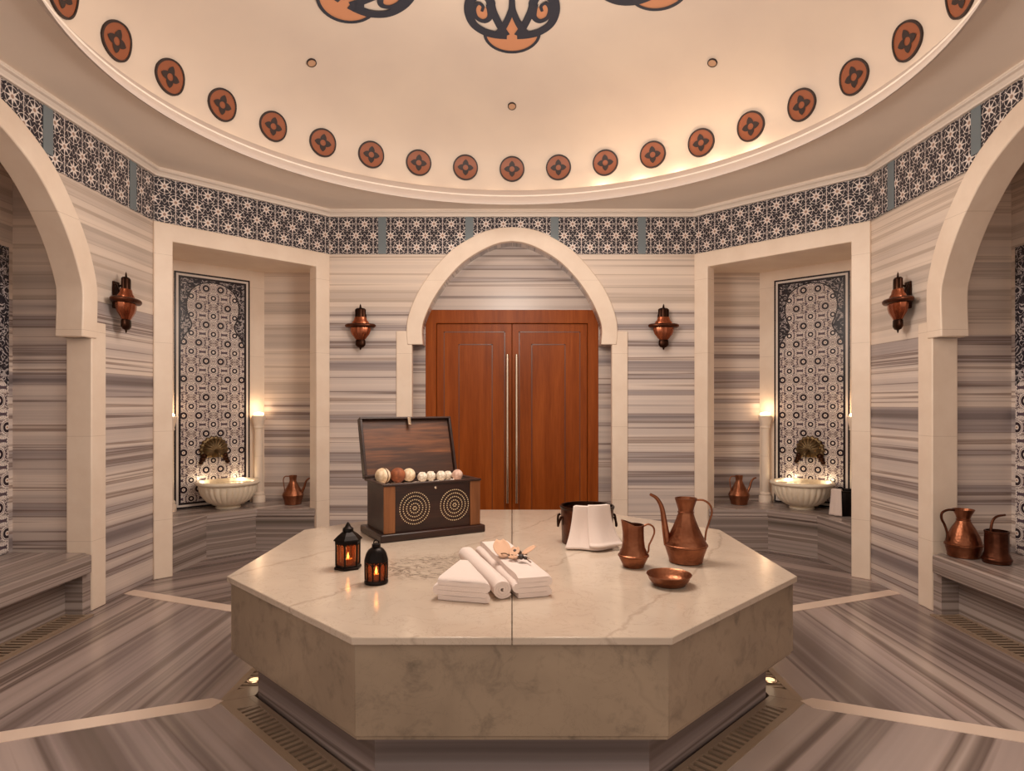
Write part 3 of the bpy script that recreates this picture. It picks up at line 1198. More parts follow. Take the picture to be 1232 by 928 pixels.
# ------------------------------------------------------------------ niches: bench, tiles, columns, basin, spout
for sx, side in SIDES:
    # bench with a faceted front
    t = thing('stone_bench', 'low striped marble bench with faceted front in the %s fountain niche' % side, 'bench', (0, 0, 0), 0, 'striped marble niche benches')
    front = [(-2.443, 4.53), (-2.406, 5.016), (-2.127, 5.294), (-1.645, 5.305)]
    back = [(-1.645, 5.797), (-2.26, 5.797), (-2.892, 5.163), (-2.892, 4.53)]
    m = MB()
    m.slab([(sx * x, y) for x, y in front + back], 0.285, Z_NB)
    m.build('seat_slab', M['bench'], t, bevel=0.008, topdir=(-sx * .7, .7, 0), v0=0.5)
    ins = lambda p, k: (p[0] - k * .7, p[1] + k * .7)
    m = MB()
    m.slab([(sx * x, y) for x, y in [ins(p, 0.012) for p in front] + back], 0.0, 0.2845)
    m.build('base', M['bench'], t, topdir=(-sx * .7, .7, 0), v0=0.5)
    m = MB()                                              # row of small drain holes at the foot
    for i in range(9):
        k = 0.12 + 0.76 * i / 8
        p = (-2.406 + (2.406 - 2.127) * k, 5.016 + (5.294 - 5.016) * k)
        p = (p[0] + 0.035, p[1] - 0.035)
        m.slab([(sx * (p[0] + .008 * math.cos(q)), p[1] + .008 * math.sin(q)) for q in [PI / 4 * r for r in range(8)]], 0.0002, 0.0015)
    m.build('drain_holes', M['pit'], t)

    fp = F_PAN.mirror(sx)
    # tile picture
    W = 0.625
    cu = L_P / 2
    z0, z1 = Z_NB + 0.002, 2.327
    off = fp.p(cu, 0)
    tang = Vector((-fp.W.y, fp.W.x, 0))
    if tang.x < 0:
        tang = -tang
    uoff = -off.dot(tang)
    t = thing('tile_panel', 'tall blue and white patterned tile panel at the back of the %s niche' % side, 'tile panel', (0, 0, 0), 0, 'tile panels in the niches')
    m = MB()
    m.prism([(cu - W / 2, z0), (cu + W / 2, z0), (cu + W / 2, z1), (cu - W / 2, z1)], 0.001, 0.008, fp)
    m.build('tile_field', M['rosette'], t, topdir=(1, 0, 0), u0=uoff, v0=-0.04)
    bw = [(0.0, 0.014, 'border_dark', 'thin dark outer border'), (0.014, 0.032, 'border_white', 'white border line'), (0.032, 0.050, 'border_dark', 'dark inner border')]
    for a, b, mt, lb in bw:
        m = MB()
        o_ = [(cu - W / 2 + a, z0 + a), (cu + W / 2 - a, z0 + a), (cu + W / 2 - a, z1 - a), (cu - W / 2 + a, z1 - a)]
        i_ = [(cu - W / 2 + b, z0 + b), (cu + W / 2 - b, z0 + b), (cu + W / 2 - b, z1 - b), (cu - W / 2 + b, z1 - b)]
        for r in range(4):
            m.prism([o_[r], o_[(r + 1) % 4], i_[(r + 1) % 4], i_[r]], 0.0081, 0.011, fp)
        m.build('border', M[mt], t, label=lb)
    e = W / 2 - 0.049
    zt = z1 - 0.049
    half = c2([(0.0, 2.262), (0.09, 2.245), (0.17, 2.19), (0.208, 2.10), (0.212, 2.03), (0.195, 1.96), (0.172, 1.90), (0.188, 1.85), (0.232, 1.79), (e, 1.715)], 5)
    for s in (-1, 1):
        m = MB()
        m.prism([(cu + s * x, z) for x, z in half] + [(cu + s * e, zt), (cu, zt)], 0.0081, 0.010, fp)
        m.build('spandrel', M['spandrel'], t, topdir=(1, 0, 0), label='dark scrolled tile spandrel')
        # outline of the lobed arch
        m = MB()
        for (x0, y0), (x1, y1) in zip(half, half[1:]):
            dx, dy = x1 - x0, y1 - y0
            l = math.hypot(dx, dy) or 1
            nx, ny = -dy / l * 0.010, dx / l * 0.010
            m.prism([(cu + s * x0, y0), (cu + s * x1, y1), (cu + s * (x1 + nx), y1 + ny), (cu + s * (x0 + nx), y0 + ny)], 0.0101, 0.0108, fp)
        m.build('arch_outline', M['border_dark'], t)
    # little columns carrying uplights
    for u, nm in ((0.080, 'side wall'), (L_P - 0.080, 'door')):
        p = fp.p(u, Z_NB, 0.066)
        lab = 'slim cream column with a glowing uplight, %s side of the %s niche' % (nm, side)
        c = thing('lamp_column', lab, 'column lamp', p, 0, 'cream lamp columns in the niches')
        m = MB()
        m.lathe([(0.056, 0.0), (0.056, 0.05), (0.048, 0.06), (0.050, 0.075), (0.040, 0.09)], 24)
        m.build('base', M['cream'], c, smooth=True)
        m = MB()
        m.lathe([(0.038, 0.09), (0.036, 0.35), (0.035, 0.66)], 24)
        m.build('shaft', M['cream'], c, smooth=True)
        m = MB()
        m.lathe([(0.036, 0.655), (0.044, 0.668), (0.040, 0.68), (0.046, 0.70), (0.054, 0.735), (0.058, 0.745), (0.058, 0.772), (0.048, 0.776)], 24)
        cap = m.build('capital', M['cream'], c, smooth=True, angle=30)
        m = MB()
        m.lathe([(0.0, 0.777), (0.040, 0.777), (0.044, 0.786), (0.034, 0.800), (0.0, 0.805)], 20)
        m.build('uplight', M['lamp'], cap, smooth=True, label='glowing uplight')

    # fluted basin against the tiles
    dist = 0.205
    du = 0.05 if sx > 0 else 0.0
    c = fp.p(cu + du, Z_NB, dist)
    ang = math.atan2(fp.U.y, fp.U.x)
    b = thing('fluted_basin', 'cream fluted half round marble basin in the %s niche' % side, 'basin', c, ang, 'fluted marble basins')

    def flat(bm_, d, lo=-1):
        nrm = fp.W
        loc = Vector((nrm.x * math.cos(-ang) - nrm.y * math.sin(-ang), nrm.x * math.sin(-ang) + nrm.y * math.cos(-ang), 0))
        for v in bm_.verts:
            k = v.co.dot(loc)
            if k < -d:
                v.co -= loc * (k + d)
    fl_ = lambda a, r, z: r * (1 - 0.055 * (1 - abs(math.sin(a * 14))) ** 1.5) if 0.035 < z < 0.196 else r
    m = MB()
    m.lathe([(0.095, 0.0), (0.100, 0.010), (0.085, 0.024)], 40)
    m.build('foot', M['basin'], b, smooth=True)
    m = MB()
    prof = [(0.080, 0.020), (0.125, 0.034), (0.172, 0.064), (0.206, 0.105), (0.226, 0.150), (0.232, 0.194)]
    m.lathe(prof + [(0.222, 0.196), (0.212, 0.185), (0.19, 0.14), (0.12, 0.075), (0.0, 0.05)], 168, flute=fl_)
    flat(m.bm, dist - 0.014)
    m.build('bowl', M['basin'], b, smooth=True, angle=60)
    m = MB()
    m.lathe([(0.213, 0.197), (0.234, 0.197), (0.249, 0.206), (0.253, 0.218), (0.246, 0.228), (0.229, 0.230), (0.215, 0.222), (0.213, 0.197)], 64, close=False)
    flat(m.bm, dist - 0.0135)
    m.build('rim', M['basin'], b, smooth=True, angle=60)

    # brass spout on the tiles
    pc = fp.p(cu - 0.0, 0.83, 0.0115)
    s_ = thing('water_spout', 'ornate brass spout on the tiles above the %s basin' % side, 'water spout', pc, ang, 'brass spouts above the basins')
    # local frame: x along the wall, w out of the wall
    nl = Vector((fp.W.x * math.cos(-ang) - fp.W.y * math.sin(-ang), fp.W.x * math.sin(-ang) + fp.W.y * math.cos(-ang), 0))
    basis = Matrix(((1, 0, nl.x, 0), (0, 0, nl.y, 0), (0, 1, 0, 0), (0, 0, 0, 1)))   # local lathe z -> out of wall
    m = MB()
    m.lathe([(0.112, 0.0), (0.118, 0.008), (0.110, 0.020), (0.094, 0.024), (0.090, 0.034), (0.070, 0.052), (0.045, 0.062), (0.0, 0.066)], 96,
            flute=lambda a, r, z: r * (1 + 0.05 * math.cos(18 * a)) if r > 0.085 else r)
    for v in m.bm.verts:                                   # open the lower edge into a shell mouth
        if v.co.y < -0.062:
            v.co.y = -0.062 - (v.co.y + 0.062) * 0.0
    m.move(basis)
    shell = m.build('shell', M['brass'], s_, smooth=True)
    for q in (-1, 1):
        m = MB()
        for i in range(3):
            m.ball((q * (0.086 + 0.012 * i), -0.052 - 0.026 * i, 0.020), 0.028 - 0.004 * i, 12, 8)
        m.move(basis)
        m.build('scroll', M['bronze'], s_, smooth=True)
    m = MB()
    for i in range(9):
        a = PI * (i - 4) / 9 + PI / 2
        m.tube([(0.03 * math.cos(a), 0.03 * math.sin(a), 0.060), (0.066 * math.cos(a), 0.066 * math.sin(a), 0.056), (0.096 * math.cos(a), 0.096 * math.sin(a), 0.030)], [0.006, 0.010, 0.008], 8)
    m.move(basis)
    m.build('ribs', M['brass'], shell, smooth=True)
    m = MB()
    m.tube(c3([(0, -0.005, 0.05), (0, -0.012, 0.10), (0, -0.030, 0.125), (0, -0.055, 0.128)]), [0.017] * 6 + [0.014] * 12 + [0.015], 14)
    m.move(basis)
    m.build('nozzle', M['brass'], shell, smooth=True)

# tile panel and basin in each side bay (only an edge shows)
for sx, side in SIDES:
    fr = Fr((-XS - 0.468, ARC, 0), (0, 1, 0), (1, 0, 0)).mirror(sx)
    t = thing('tile_panel', 'patterned tile panel on the back of the %s bay, at frame edge' % side, 'tile panel', (0, 0, 0), 0, 'tile panels in the bays')
    W = 1.66
    zt = 2.14
    m = MB()
    m.prism([(-W / 2, Z_NB + .003), (W / 2, Z_NB + .003), (W / 2, zt), (-W / 2, zt)], 0.001, 0.008, fr)
    m.build('tile_field', M['rosette'], t, topdir=(1, 0, 0))
    half = c2([(0.0, 2.05), (0.25, 1.98), (0.52, 1.80), (0.68, 1.62), (0.70, 1.50), (0.76, 1.40), (0.82, 1.33)], 5)
    for s in (-1, 1):
        m = MB()
        m.prism([(s * x, z) for x, z in half] + [(s * W / 2, 1.33), (s * W / 2, zt), (0, zt)], 0.0081, 0.010, fr)
        m.build('spandrel', M['spandrel'], t, topdir=(1, 0, 0), label='dark scrolled tile spandrel')

# ------------------------------------------------------------------ wall lamps
def sconce(p, rz, label):
    t = thing('wall_lamp', label, 'wall lamp', p, rz, 'copper wall lamps')
    # local: -y is out of the wall, lamp axis 0.13 in front of it
    c = (0, -0.136, 0)
    m = MB()
    m.lathe([(0.0, -0.205), (0.006, -0.198), (0.010, -0.185), (0.030, -0.178), (0.043, -0.16), (0.042, -0.125), (0.036, -0.118)], 24, c)
    m.build('finial', M['bronze'], t, smooth=True)
    m = MB()
    m.lathe([(0.036, -0.118), (0.050, -0.10), (0.072, -0.072), (0.082, -0.045), (0.084, -0.018), (0.07, -0.012)], 48, c,
            flute=lambda a, r, z: r * (1 + 0.035 * math.cos(a * 10)))
    m.build('bowl', M['copper_bright'], t, smooth=True)
    m = MB()
    m.lathe([(0.07, -0.014), (0.118, -0.016), (0.129, -0.006), (0.129, 0.006), (0.118, 0.014), (0.07, 0.016)], 40, c)
    m.build('flange', M['copper_dark'], t, smooth=True, angle=50)
    m = MB()
    m.lathe([(0.074, 0.016), (0.070, 0.030), (0.056, 0.045), (0.050, 0.065), (0.046, 0.072)], 32, c)
    m.build('shade', M['copper_bright'], t, smooth=True)
    m = MB()
    m.lathe([(0.046, 0.072), (0.046, 0.135), (0.034, 0.145), (0.010, 0.150), (0.006, 0.172), (0.0, 0.184)], 24, c,
            flute=lambda a, r, z: r * (0.72 + 0.28 * abs(math.cos(a * 2))) if r > 0.03 else r)
    m.build('cap', M['bronze'], t, smooth=True)
    m = MB()
    m.box(-0.03, 0.03, -0.024, -0.001, -0.05, 0.12)
    m.build('wall_plate', M['bronze'], t, bevel=0.004)
    m = MB()
    for s in (-1, 1):
        m.tube(c3([(s * 0.018, -0.012, 0.09), (s * 0.032, -0.05, 0.10), (s * 0.040, -0.09, 0.06), (s * 0.05, -0.115, 0.018)]), 0.007, 8)
    m.build('bracket', M['bronze'], t, smooth=True)
    for ch in t.children:                               # flattened against the wall
        for v in ch.data.vertices:
            v.co.y *= 0.52


ZS = 1.88
sconce((-1.27, YF - 0.001, ZS), 0, 'copper wall lamp just left of the door arch')
sconce((1.27, YF - 0.001, ZS), 0, 'copper wall lamp just right of the door arch')
sconce((-XS + 0.001, 3.99, ZS - 0.01), PI / 2, 'copper wall lamp on the left wall between side arch and niche')
sconce((XS - 0.001, 3.99, ZS - 0.01), -PI / 2, 'copper wall lamp on the right wall between side arch and niche')

# ------------------------------------------------------------------ copper ware
def ewer(name, label, cat, loc, rz, prof, spout=None, handle=None, mat='copper', group=None, hr=0.0046, lip=None, band=None, hmat=None, flu=0.014, fz0=0.10, fz1=0.5):
    t = thing(name, label, cat, loc, rz, group)
    m = MB()
    inner = [(max(r - 0.004, 0.001), z - (0.0 if i == 0 else 0.0)) for i, (r, z) in enumerate(prof[::-1])]
    inner = inner[:-1] + [(inner[-1][0], inner[-1][1] + 0.004), (0.0, inner[-1][1] + 0.004)]
    m.lathe([(0.0, 0.0)] + prof + inner, 56, close=False, flute=lambda a, r, z: r * (1 + flu * math.cos(14 * a)) if fz0 < z < fz1 else r)
    if lip:
        lip(m.bm)
    m.build('body', M[mat], t, smooth=True, angle=35)
    for r, z, w in band or ():
            m = MB()
            m.lathe([(r, z - w), (r + 0.004, z - w * 0.5), (r + 0.004, z + w * 0.5), (r, z + w)], 40, close=False)
            m.build('band', M[mat], t, smooth=True)
    if spout:
        pts, r0, r1 = spout
        P = c3(pts, 6)
        m = MB()
        m.tube(P, [r0 + (r1 - r0) * (i / (len(P) - 1)) ** 0.8 for i in range(len(P))], 12)
        m.build('spout', M[mat], t, smooth=True)
    if handle:
        P = c3(handle, 6)
        m = MB()
        m.tube(P, hr, 8)
        m.build('handle', M[hmat or mat], t, smooth=True)
    return t


big_prof = [(0.070, 0.0), (0.074, 0.004), (0.074, 0.012), (0.079, 0.03), (0.090, 0.062), (0.0935, 0.074), (0.0935, 0.083), (0.084, 0.100),
            (0.070, 0.128), (0.056, 0.158), (0.043, 0.190), (0.034, 0.218), (0.0325, 0.228), (0.036, 0.245), (0.044, 0.270), (0.049, 0.287)]
ZB = ZT + 0.0006
ewer('ewer', 'tall copper ewer with long thin spout, standing right of the pitcher', 'ewer', (0.779, 2.85, ZB), 0, big_prof,
     ([(-0.080, 0, 0.080), (-0.090, 0, 0.135), (-0.098, 0, 0.19), (-0.108, 0, 0.245), (-0.130, 0, 0.285), (-0.160, 0, 0.304)], 0.019, 0.006),
     [(0.046, 0, 0.278), (0.080, 0, 0.276), (0.108, 0, 0.256), (0.117, 0, 0.222), (0.105, 0, 0.180), (0.092, 0, 0.140), (0.086, 0, 0.095)],
     band=[(0.0925, 0.078, 0.006), (0.032, 0.224, 0.004)])


def pitcher_lip(bm):
    for v in bm.verts:
        k = max(0.0, (v.co.z - 0.14) / 0.05)
        if k > 0:
            s = max(0.0, -v.co.x / 0.046)
            v.co.z += 0.030 * s * k * k
            v.co.x -= 0.010 * s * s * k
            v.co.y *= 1 - 0.30 * s * k


ewer('pitcher', 'small copper pitcher with pouring lip, in front of the copper bucket', 'pitcher', (0.529, 2.77, ZB), 0,
     [(0.044, 0.0), (0.046, 0.004), (0.048, 0.012), (0.062, 0.040), (0.064, 0.052), (0.058, 0.066), (0.050, 0.085), (0.046, 0.115), (0.0445, 0.15), (0.045, 0.183)],
     None, [(0.044, 0, 0.176), (0.066, 0, 0.184), (0.086, 0, 0.172), (0.091, 0, 0.148), (0.080, 0, 0.118), (0.068, 0, 0.092), (0.066, 0, 0.070), (0.060, 0, 0.056)],
     lip=pitcher_lip, hr=0.004, band=[(0.063, 0.05, 0.006)])

t = thing('copper_bowl', 'shallow round copper bowl in front of the tall ewer', 'bowl', (0.615, 2.49, ZB))
m = MB()
m.lathe([(0.0, 0.0), (0.058, 0.0), (0.064, 0.005), (0.077, 0.022), (0.0835, 0.038), (0.0875, 0.041), (0.0865, 0.044), (0.081, 0.040), (0.073, 0.024), (0.060, 0.010), (0.0, 0.007)], 48, close=False)
m.build('body', M['copper'], t, smooth=True, angle=60)
m = MB()
m.lathe([(0.010, 0.0085), (0.012, 0.0125), (0.0, 0.014)], 16, close=False)
m.build('boss', M['copper_bright'], t, smooth=True)

jug_prof = [(0.066, 0.0), (0.071, 0.004), (0.072, 0.02), (0.083, 0.055), (0.090, 0.082), (0.084, 0.098), (0.068, 0.125), (0.050, 0.158), (0.035, 0.188), (0.028, 0.205), (0.030, 0.225), (0.034, 0.252)]
jug_spout = ([(0.076, 0, 0.10), (0.098, 0, 0.15), (0.112, 0, 0.195), (0.135, 0, 0.222), (0.158, 0, 0.228)], 0.013, 0.006)
jug_handle = [(-0.030, 0, 0.243), (-0.068, 0, 0.242), (-0.084, 0, 0.215), (-0.080, 0, 0.170), (-0.074, 0, 0.130), (-0.078, 0, 0.09)]
ewer('ewer', 'copper ewer on the bench in the left niche beside the basin', 'ewer', (-1.915, 5.56, Z_NB + .0006), 0, jug_prof, jug_spout, jug_handle, group='copper ewers in the niches')
ewer('ewer', 'copper ewer on the bench in the right niche beside the basin', 'ewer', (1.985, 5.56, Z_NB + .0006), 0.1, jug_prof, jug_spout, jug_handle, group='copper ewers in the niches')
ewer('jug', 'bellied copper jug with wide mouth on the right wall bench', 'jug', (2.588, 3.645, Z_NB + .0006), 0,
     [(0.076, 0.0), (0.080, 0.004), (0.080, 0.016), (0.089, 0.055), (0.092, 0.072), (0.088, 0.088), (0.079, 0.12), (0.060, 0.16), (0.042, 0.19), (0.033, 0.207), (0.032, 0.215), (0.040, 0.24), (0.056, 0.27)],
     None, [(-0.052, 0, 0.266), (-0.090, 0, 0.266), (-0.122, 0, 0.250), (-0.126, 0, 0.218), (-0.108, 0, 0.18), (-0.094, 0, 0.135), (-0.092, 0, 0.09)],
     mat='copper', hr=0.007, band=[(0.0905, 0.07, 0.008), (0.0325, 0.211, 0.005)], hmat='copper_dark')
ewer('mug', 'dark copper pot with bent spout handle at the front of the right bench', 'pot', (2.664, 3.495, Z_NB + .0006), 0.2,
     [(0.062, 0.0), (0.066, 0.004), (0.068, 0.025), (0.062, 0.045), (0.056, 0.06), (0.056, 0.12), (0.055, 0.178)],
     ([(-0.040, -0.0, 0.150), (-0.036, 0, 0.20), (-0.022, 0, 0.238), (0.006, 0, 0.256), (0.055, 0, 0.262)], 0.008, 0.006), None, mat='copper_dark', band=[(0.067, 0.022, 0.01), (0.0548, 0.172, 0.006)])

# copper bucket with a towel over its rim
BR, BH = 0.137, 0.190
t = thing('copper_bucket', 'round copper bucket at the back of the slab, towel over its rim', 'bucket', (0.385, 3.26, ZB))
m = MB()
m.lathe([(0.0, 0.0), (0.126, 0.0), (0.129, 0.004), (BR - 0.003, BH - 0.016), (BR - 0.007, BH - 0.014), (0.122, 0.008), (0.0, 0.008)], 56, close=False)
m.build('body', M['copper_dark'], t, smooth=True, angle=50)
m = MB()
m.lathe([(BR - 0.009, BH - 0.016), (BR, BH - 0.016), (BR + 0.003, BH - 0.006), (BR, BH), (BR - 0.008, BH), (BR - 0.009, BH - 0.016)], 56, close=False)
m.build('rim', M['bronze'], t, smooth=True)
for s in (-1, 1):
    m = MB()
    m.tube(c3([(s * (BR - .002), 0.03, 0.14), (s * (BR + .010), 0.025, 0.13), (s * (BR + .012), 0.0, 0.085), (s * (BR + .010), -0.02, 0.10), (s * (BR - .002), -0.028, 0.135)]), 0.006, 8)
    m.build('handle', M['bronze'], t, smooth=True)


def drape(u, v):
    """u along the rim, v from inside the bucket over the rim and down to the slab"""
    w = (u - 0.5) * 2
    a0 = -PI / 2 + w * 0.60 + 0.05
    if v < 0.14:
        k = v / 0.14
        r, z = BR - 0.020 + 0.0 * k, BH - 0.075 + 0.085 * k
    elif v < 0.22:
        k = (v - 0.14) / 0.08
        r, z = BR - 0.020 + 0.032 * k, BH + 0.010 + 0.004 * math.sin(PI * k)
    else:
        k = (v - 0.22) / 0.78
        r = BR + 0.012 + 0.006 * k + 0.050 * k ** 3 + 0.010 * math.sin(5.5 * w + 1.0) * k
        z = (BH + 0.010) * (1 - k ** 1.05) + 0.006
    sp = 1 + 0.18 * max(0, (v - 0.22)) ** 1.5
    a = -PI / 2 + (w * 0.60) * sp + 0.05 - 0.04 * math.sin(3 * v)
    return Vector((r * math.cos(a), r * math.sin(a), z))


def drape2(u, v):
    p = drape(0.40 + 0.62 * u, v * 0.985)
    k = max(0.0, (v - 0.2) / 0.8)
    out = Vector((p.x, p.y, 0)).normalized() * (0.009 + 0.012 * k)
    return p + out + Vector((0.006 * k, 0, 0.006 + (0.006 if v > .95 else 0)))


t = thing('towel', 'white towel draped over the front of the copper bucket', 'towel', (0.385, 3.26, ZB))
m = MB()
m.grid(drape, 26, 30)
m.build('under_fold', M['towel'], t, smooth=True, closed=False, solid=0.007)
m = MB()
m.grid(drape2, 20, 30)
m.build('upper_fold', M['towel'], t, smooth=True, closed=False, solid=0.007)

# black pail with a cloth in the right niche
t = thing('pail', 'dark metal pail at the right end of the right niche bench', 'pail', (2.625, 5.02, Z_NB + .0006))
m = MB()
m.lathe([(0.0, 0.0), (0.072, 0.0), (0.080, 0.01), (0.098, 0.09), (0.100, 0.15), (0.094, 0.186), (0.088, 0.186), (0.094, 0.15), (0.090, 0.08), (0.07, 0.012), (0.0, 0.01)], 40, close=False)
m.build('body', M['black_metal'], t, smooth=True, angle=50)
m = MB()
m.lathe([(0.086, 0.184), (0.096, 0.184), (0.100, 0.192), (0.096, 0.199), (0.088, 0.199), (0.086, 0.184)], 40, close=False)
m.build('rim', M['black_metal'], t, smooth=True)


def cloth(u, v):
    w = (u - 0.5) * 2
    a = -PI * 0.84 + w * 0.36 * (1 + 0.25 * v)
    if v < 0.2:
        r, z = 0.074 + 0.0 * v, 0.150 + 0.27 * v
    elif v < 0.32:
        k = (v - 0.2) / 0.12
        r, z = 0.074 + 0.036 * k, 0.204 + 0.006 * math.sin(PI * k)
    else:
        k = (v - 0.32) / 0.68
        r, z = 0.110 + 0.012 * k + 0.004 * math.sin(7 * w) * k + 0.006 * k * k, 0.204 * (1 - k) + 0.006
    return Vector((r * math.cos(a), r * math.sin(a), z))


t = thing('cloth', 'small white cloth hanging over the dark pail in the right niche', 'cloth', (2.625, 5.02, Z_NB + .0006))
m = MB()
m.grid(cloth, 14, 22)
m.build('hanging_cloth', M['towel'], t, smooth=True, closed=False, solid=0.006)

# ------------------------------------------------------------------ towels on the slab
def ribbon_solid(m, path, thick, p0, dirv, length, ys=14, jitter=0.0, sag=0.0, taper=0.0):
    """a folded strip: 2-D path (across, up) given a thickness and pulled along dirv"""
    n_ = len(path)
    L, R = [], []
    for i, p in enumerate(path):
        a, b = path[max(i - 1, 0)], path[min(i + 1, n_ - 1)]
        d = Vector((b[0] - a[0], b[1] - a[1])).normalized()
        e = thick / 2
        L.append((p[0] - d.y * e, p[1] + d.x * e))
        R.append((p[0] + d.y * e, p[1] - d.x * e))
    out = L + R[::-1]
    dirv = Vector((dirv[0], dirv[1], 0)).normalized()
    across = Vector((dirv.y, -dirv.x, 0))
    rows = []
    for j in range(ys + 1):
        s = j / ys
        row = []
        rnd = min(1.0, min(s, 1 - s) * ys * 0.5 + 0.9)
        for k, (a, b) in enumerate(out):
            wob = jitter * mnoise.noise(Vector((a * 40, b * 60, s * 5)))
            cx_ = a * (1 - taper * s)
            row.append(m.bm.verts.new(Vector(p0) + dirv * (length * s + jitter * 1.5 * mnoise.noise(Vector((a * 25 + 3, b * 90, s * 2)))) + across * (cx_ + wob) + Vector((0, 0, max(b * rnd + wob * 0.6 + sag * s, 0.001)))))
        rows.append(row)
    N = len(out)
    for X_, Y_ in zip(rows, rows[1:]):
        for i in range(N):
            m.face([X_[i], X_[(i + 1) % N], Y_[(i + 1) % N], Y_[i]])
    m.face(rows[0][::-1])
    m.face(rows[-1])


def zigzag(w, layers, t_):
    """folded layers, each t_ thick, lying one over another"""
    pts = []
    for i in range(layers):
        z = t_ * (i + 0.5)
        r = t_ / 2
        xs = [0.0 + r, w * 0.25, w * 0.5, w * 0.75, w - r]
        row = [(x, z) for x in (xs if i % 2 == 0 else xs[::-1])]
        pts += row
        if i < layers - 1:
            cx_ = (w - r) if i % 2 == 0 else r
            sg = 1 if i % 2 == 0 else -1
            for k in range(1, 6):
                a = -PI / 2 + PI * k / 6
                pts.append((cx_ + sg * r * math.cos(a), z + r + r * math.sin(a)))
    return pts


# left: folded towel lying as a wedge
t = tag(bpy.data.objects.new('folded_towel', None), 'white folded towel at the left of the three on the slab', 'towel')
COL.objects.link(t)
t.location = (-0.279, 2.300, ZB)
m = MB()
ribbon_solid(m, zigzag(0.200, 4, 0.0200), 0.0190, (0, 0, 0), (0.072, 0.28), 0.292, 16, 0.0025, 0.0, 0.87)
m.build('layers', M['towel'], t, smooth=True, angle=70)

# middle: rolled towel
dirr = Vector((-0.158, 0.51))
t = tag(bpy.data.objects.new('rolled_towel', None), 'white rolled towel lying between the two folded towels', 'towel')
COL.objects.link(t)
t.location = (-0.033, 2.302, ZB)
m = MB()
sp = []
for i in range(70):
    a = 2 * PI * 3.1 * i / 69
    r = 0.006 + 0.0285 * i / 69
    sp.append((r * math.cos(a - 1.2), 0.0395 + r * math.sin(a - 1.2)))
ribbon_solid(m, sp, 0.0085, (0, 0, 0), dirr, 0.585, 18, 0.0015)
m.build('roll', M['towel'], t, smooth=True, angle=60)

# right: folded towel
t = tag(bpy.data.objects.new('folded_towel', None), 'white folded towel at right with dried flowers lying on it', 'towel')
COL.objects.link(t)
dr = Vector((-0.172, 0.60))
acr = Vector((dr.y, -dr.x)).normalized()
t.location = (0.012, 2.306, ZB)
m = MB()
ribbon_solid(m, zigzag(0.132, 4, 0.0205), 0.0196, (0, 0, 0), dr, 0.61, 18, 0.0028, 0.006, 0.0)
m.build('layers', M['towel'], t, smooth=True, angle=70)

# dried flowers on the right towel
o0 = Vector((0.008, 2.306, ZB + 0.087))
dn = Vector((dr.x, dr.y, 0)).normalized()
an = Vector((acr.x, acr.y, 0))
P = lambda s, a, z=0.0: dn * s + an * a + Vector((0, 0, z))
t = thing('dried_flowers', 'sprig of dried petals, dark buds and twigs on the right towel', 'dried flowers', o0)


def petal(c, ang, l, w, curl, tilt=0.55):
    def g(u, v):
        x = (u - 0.5) * 2
        yy = v
        ww = w * math.sin(PI * min(1, 0.12 + 0.80 * yy)) ** 0.7
        p = Vector((x * ww, yy * l, 0.004 + curl * 0.6 * x * x + tilt * yy * l))
        return c + Matrix.Rotation(ang, 3, 'Z') @ p
    return g


m = MB()
m.grid(petal(P(0.25, 0.030), 0.25, 0.075, 0.036, 0.012, 0.7), 8, 8)
m.build('petal', M['petal'], t, smooth=True, closed=False, solid=0.002)
m = MB()
m.grid(petal(P(0.235, 0.062, 0.004), -0.3, 0.045, 0.022, 0.010, 0.6), 8, 8)
m.build('petal', M['petal'], t, smooth=True, closed=False, solid=0.002)
m = MB()
m.grid(petal(P(0.25, 0.108, 0.004), -1.25, 0.055, 0.024, 0.010), 8, 8)
m.build('petal', M['petal'], t, smooth=True, closed=False, solid=0.002)
m = MB()
for pts in ([P(0.30, 0.02, .012), P(0.27, 0.06, .016), P(0.25, 0.095, .014), P(0.24, 0.125, .012)], [P(0.29, 0.035, .012), P(0.24, 0.06, .012), P(0.19, 0.075, .010)],
            [P(0.26, 0.05, .014), P(0.19, 0.095, .012), P(0.13, 0.105, .008)], [P(0.28, 0.01, .012), P(0.25, 0.035, .02), P(0.22, 0.05, .012)]):
    m.tube(c3(pts, 4), 0.0022, 6)
m.build('twig', M['twig'], t, smooth=True)
for s, a, r in ((0.268, 0.082, 0.014), (0.262, 0.098, 0.010), (0.185, 0.082, 0.012), (0.172, 0.096, 0.008)):
    m = MB()
    m.ball(P(s, a, 0.012 + r * 0.5), r, 10, 7, 1.0, 1.25, 0.9)
    m.build('bud', M['bud'], t, smooth=True)
m = MB()
for i in range(6):
    a = 2 * PI * i / 6
    m.ball(P(0.215 + 0.012 * math.sin(a), 0.058 + 0.012 * math.cos(a), 0.012), 0.008, 8, 6, 1, 1, 0.6)
m.build('blossom', M['petal'], t, smooth=True)

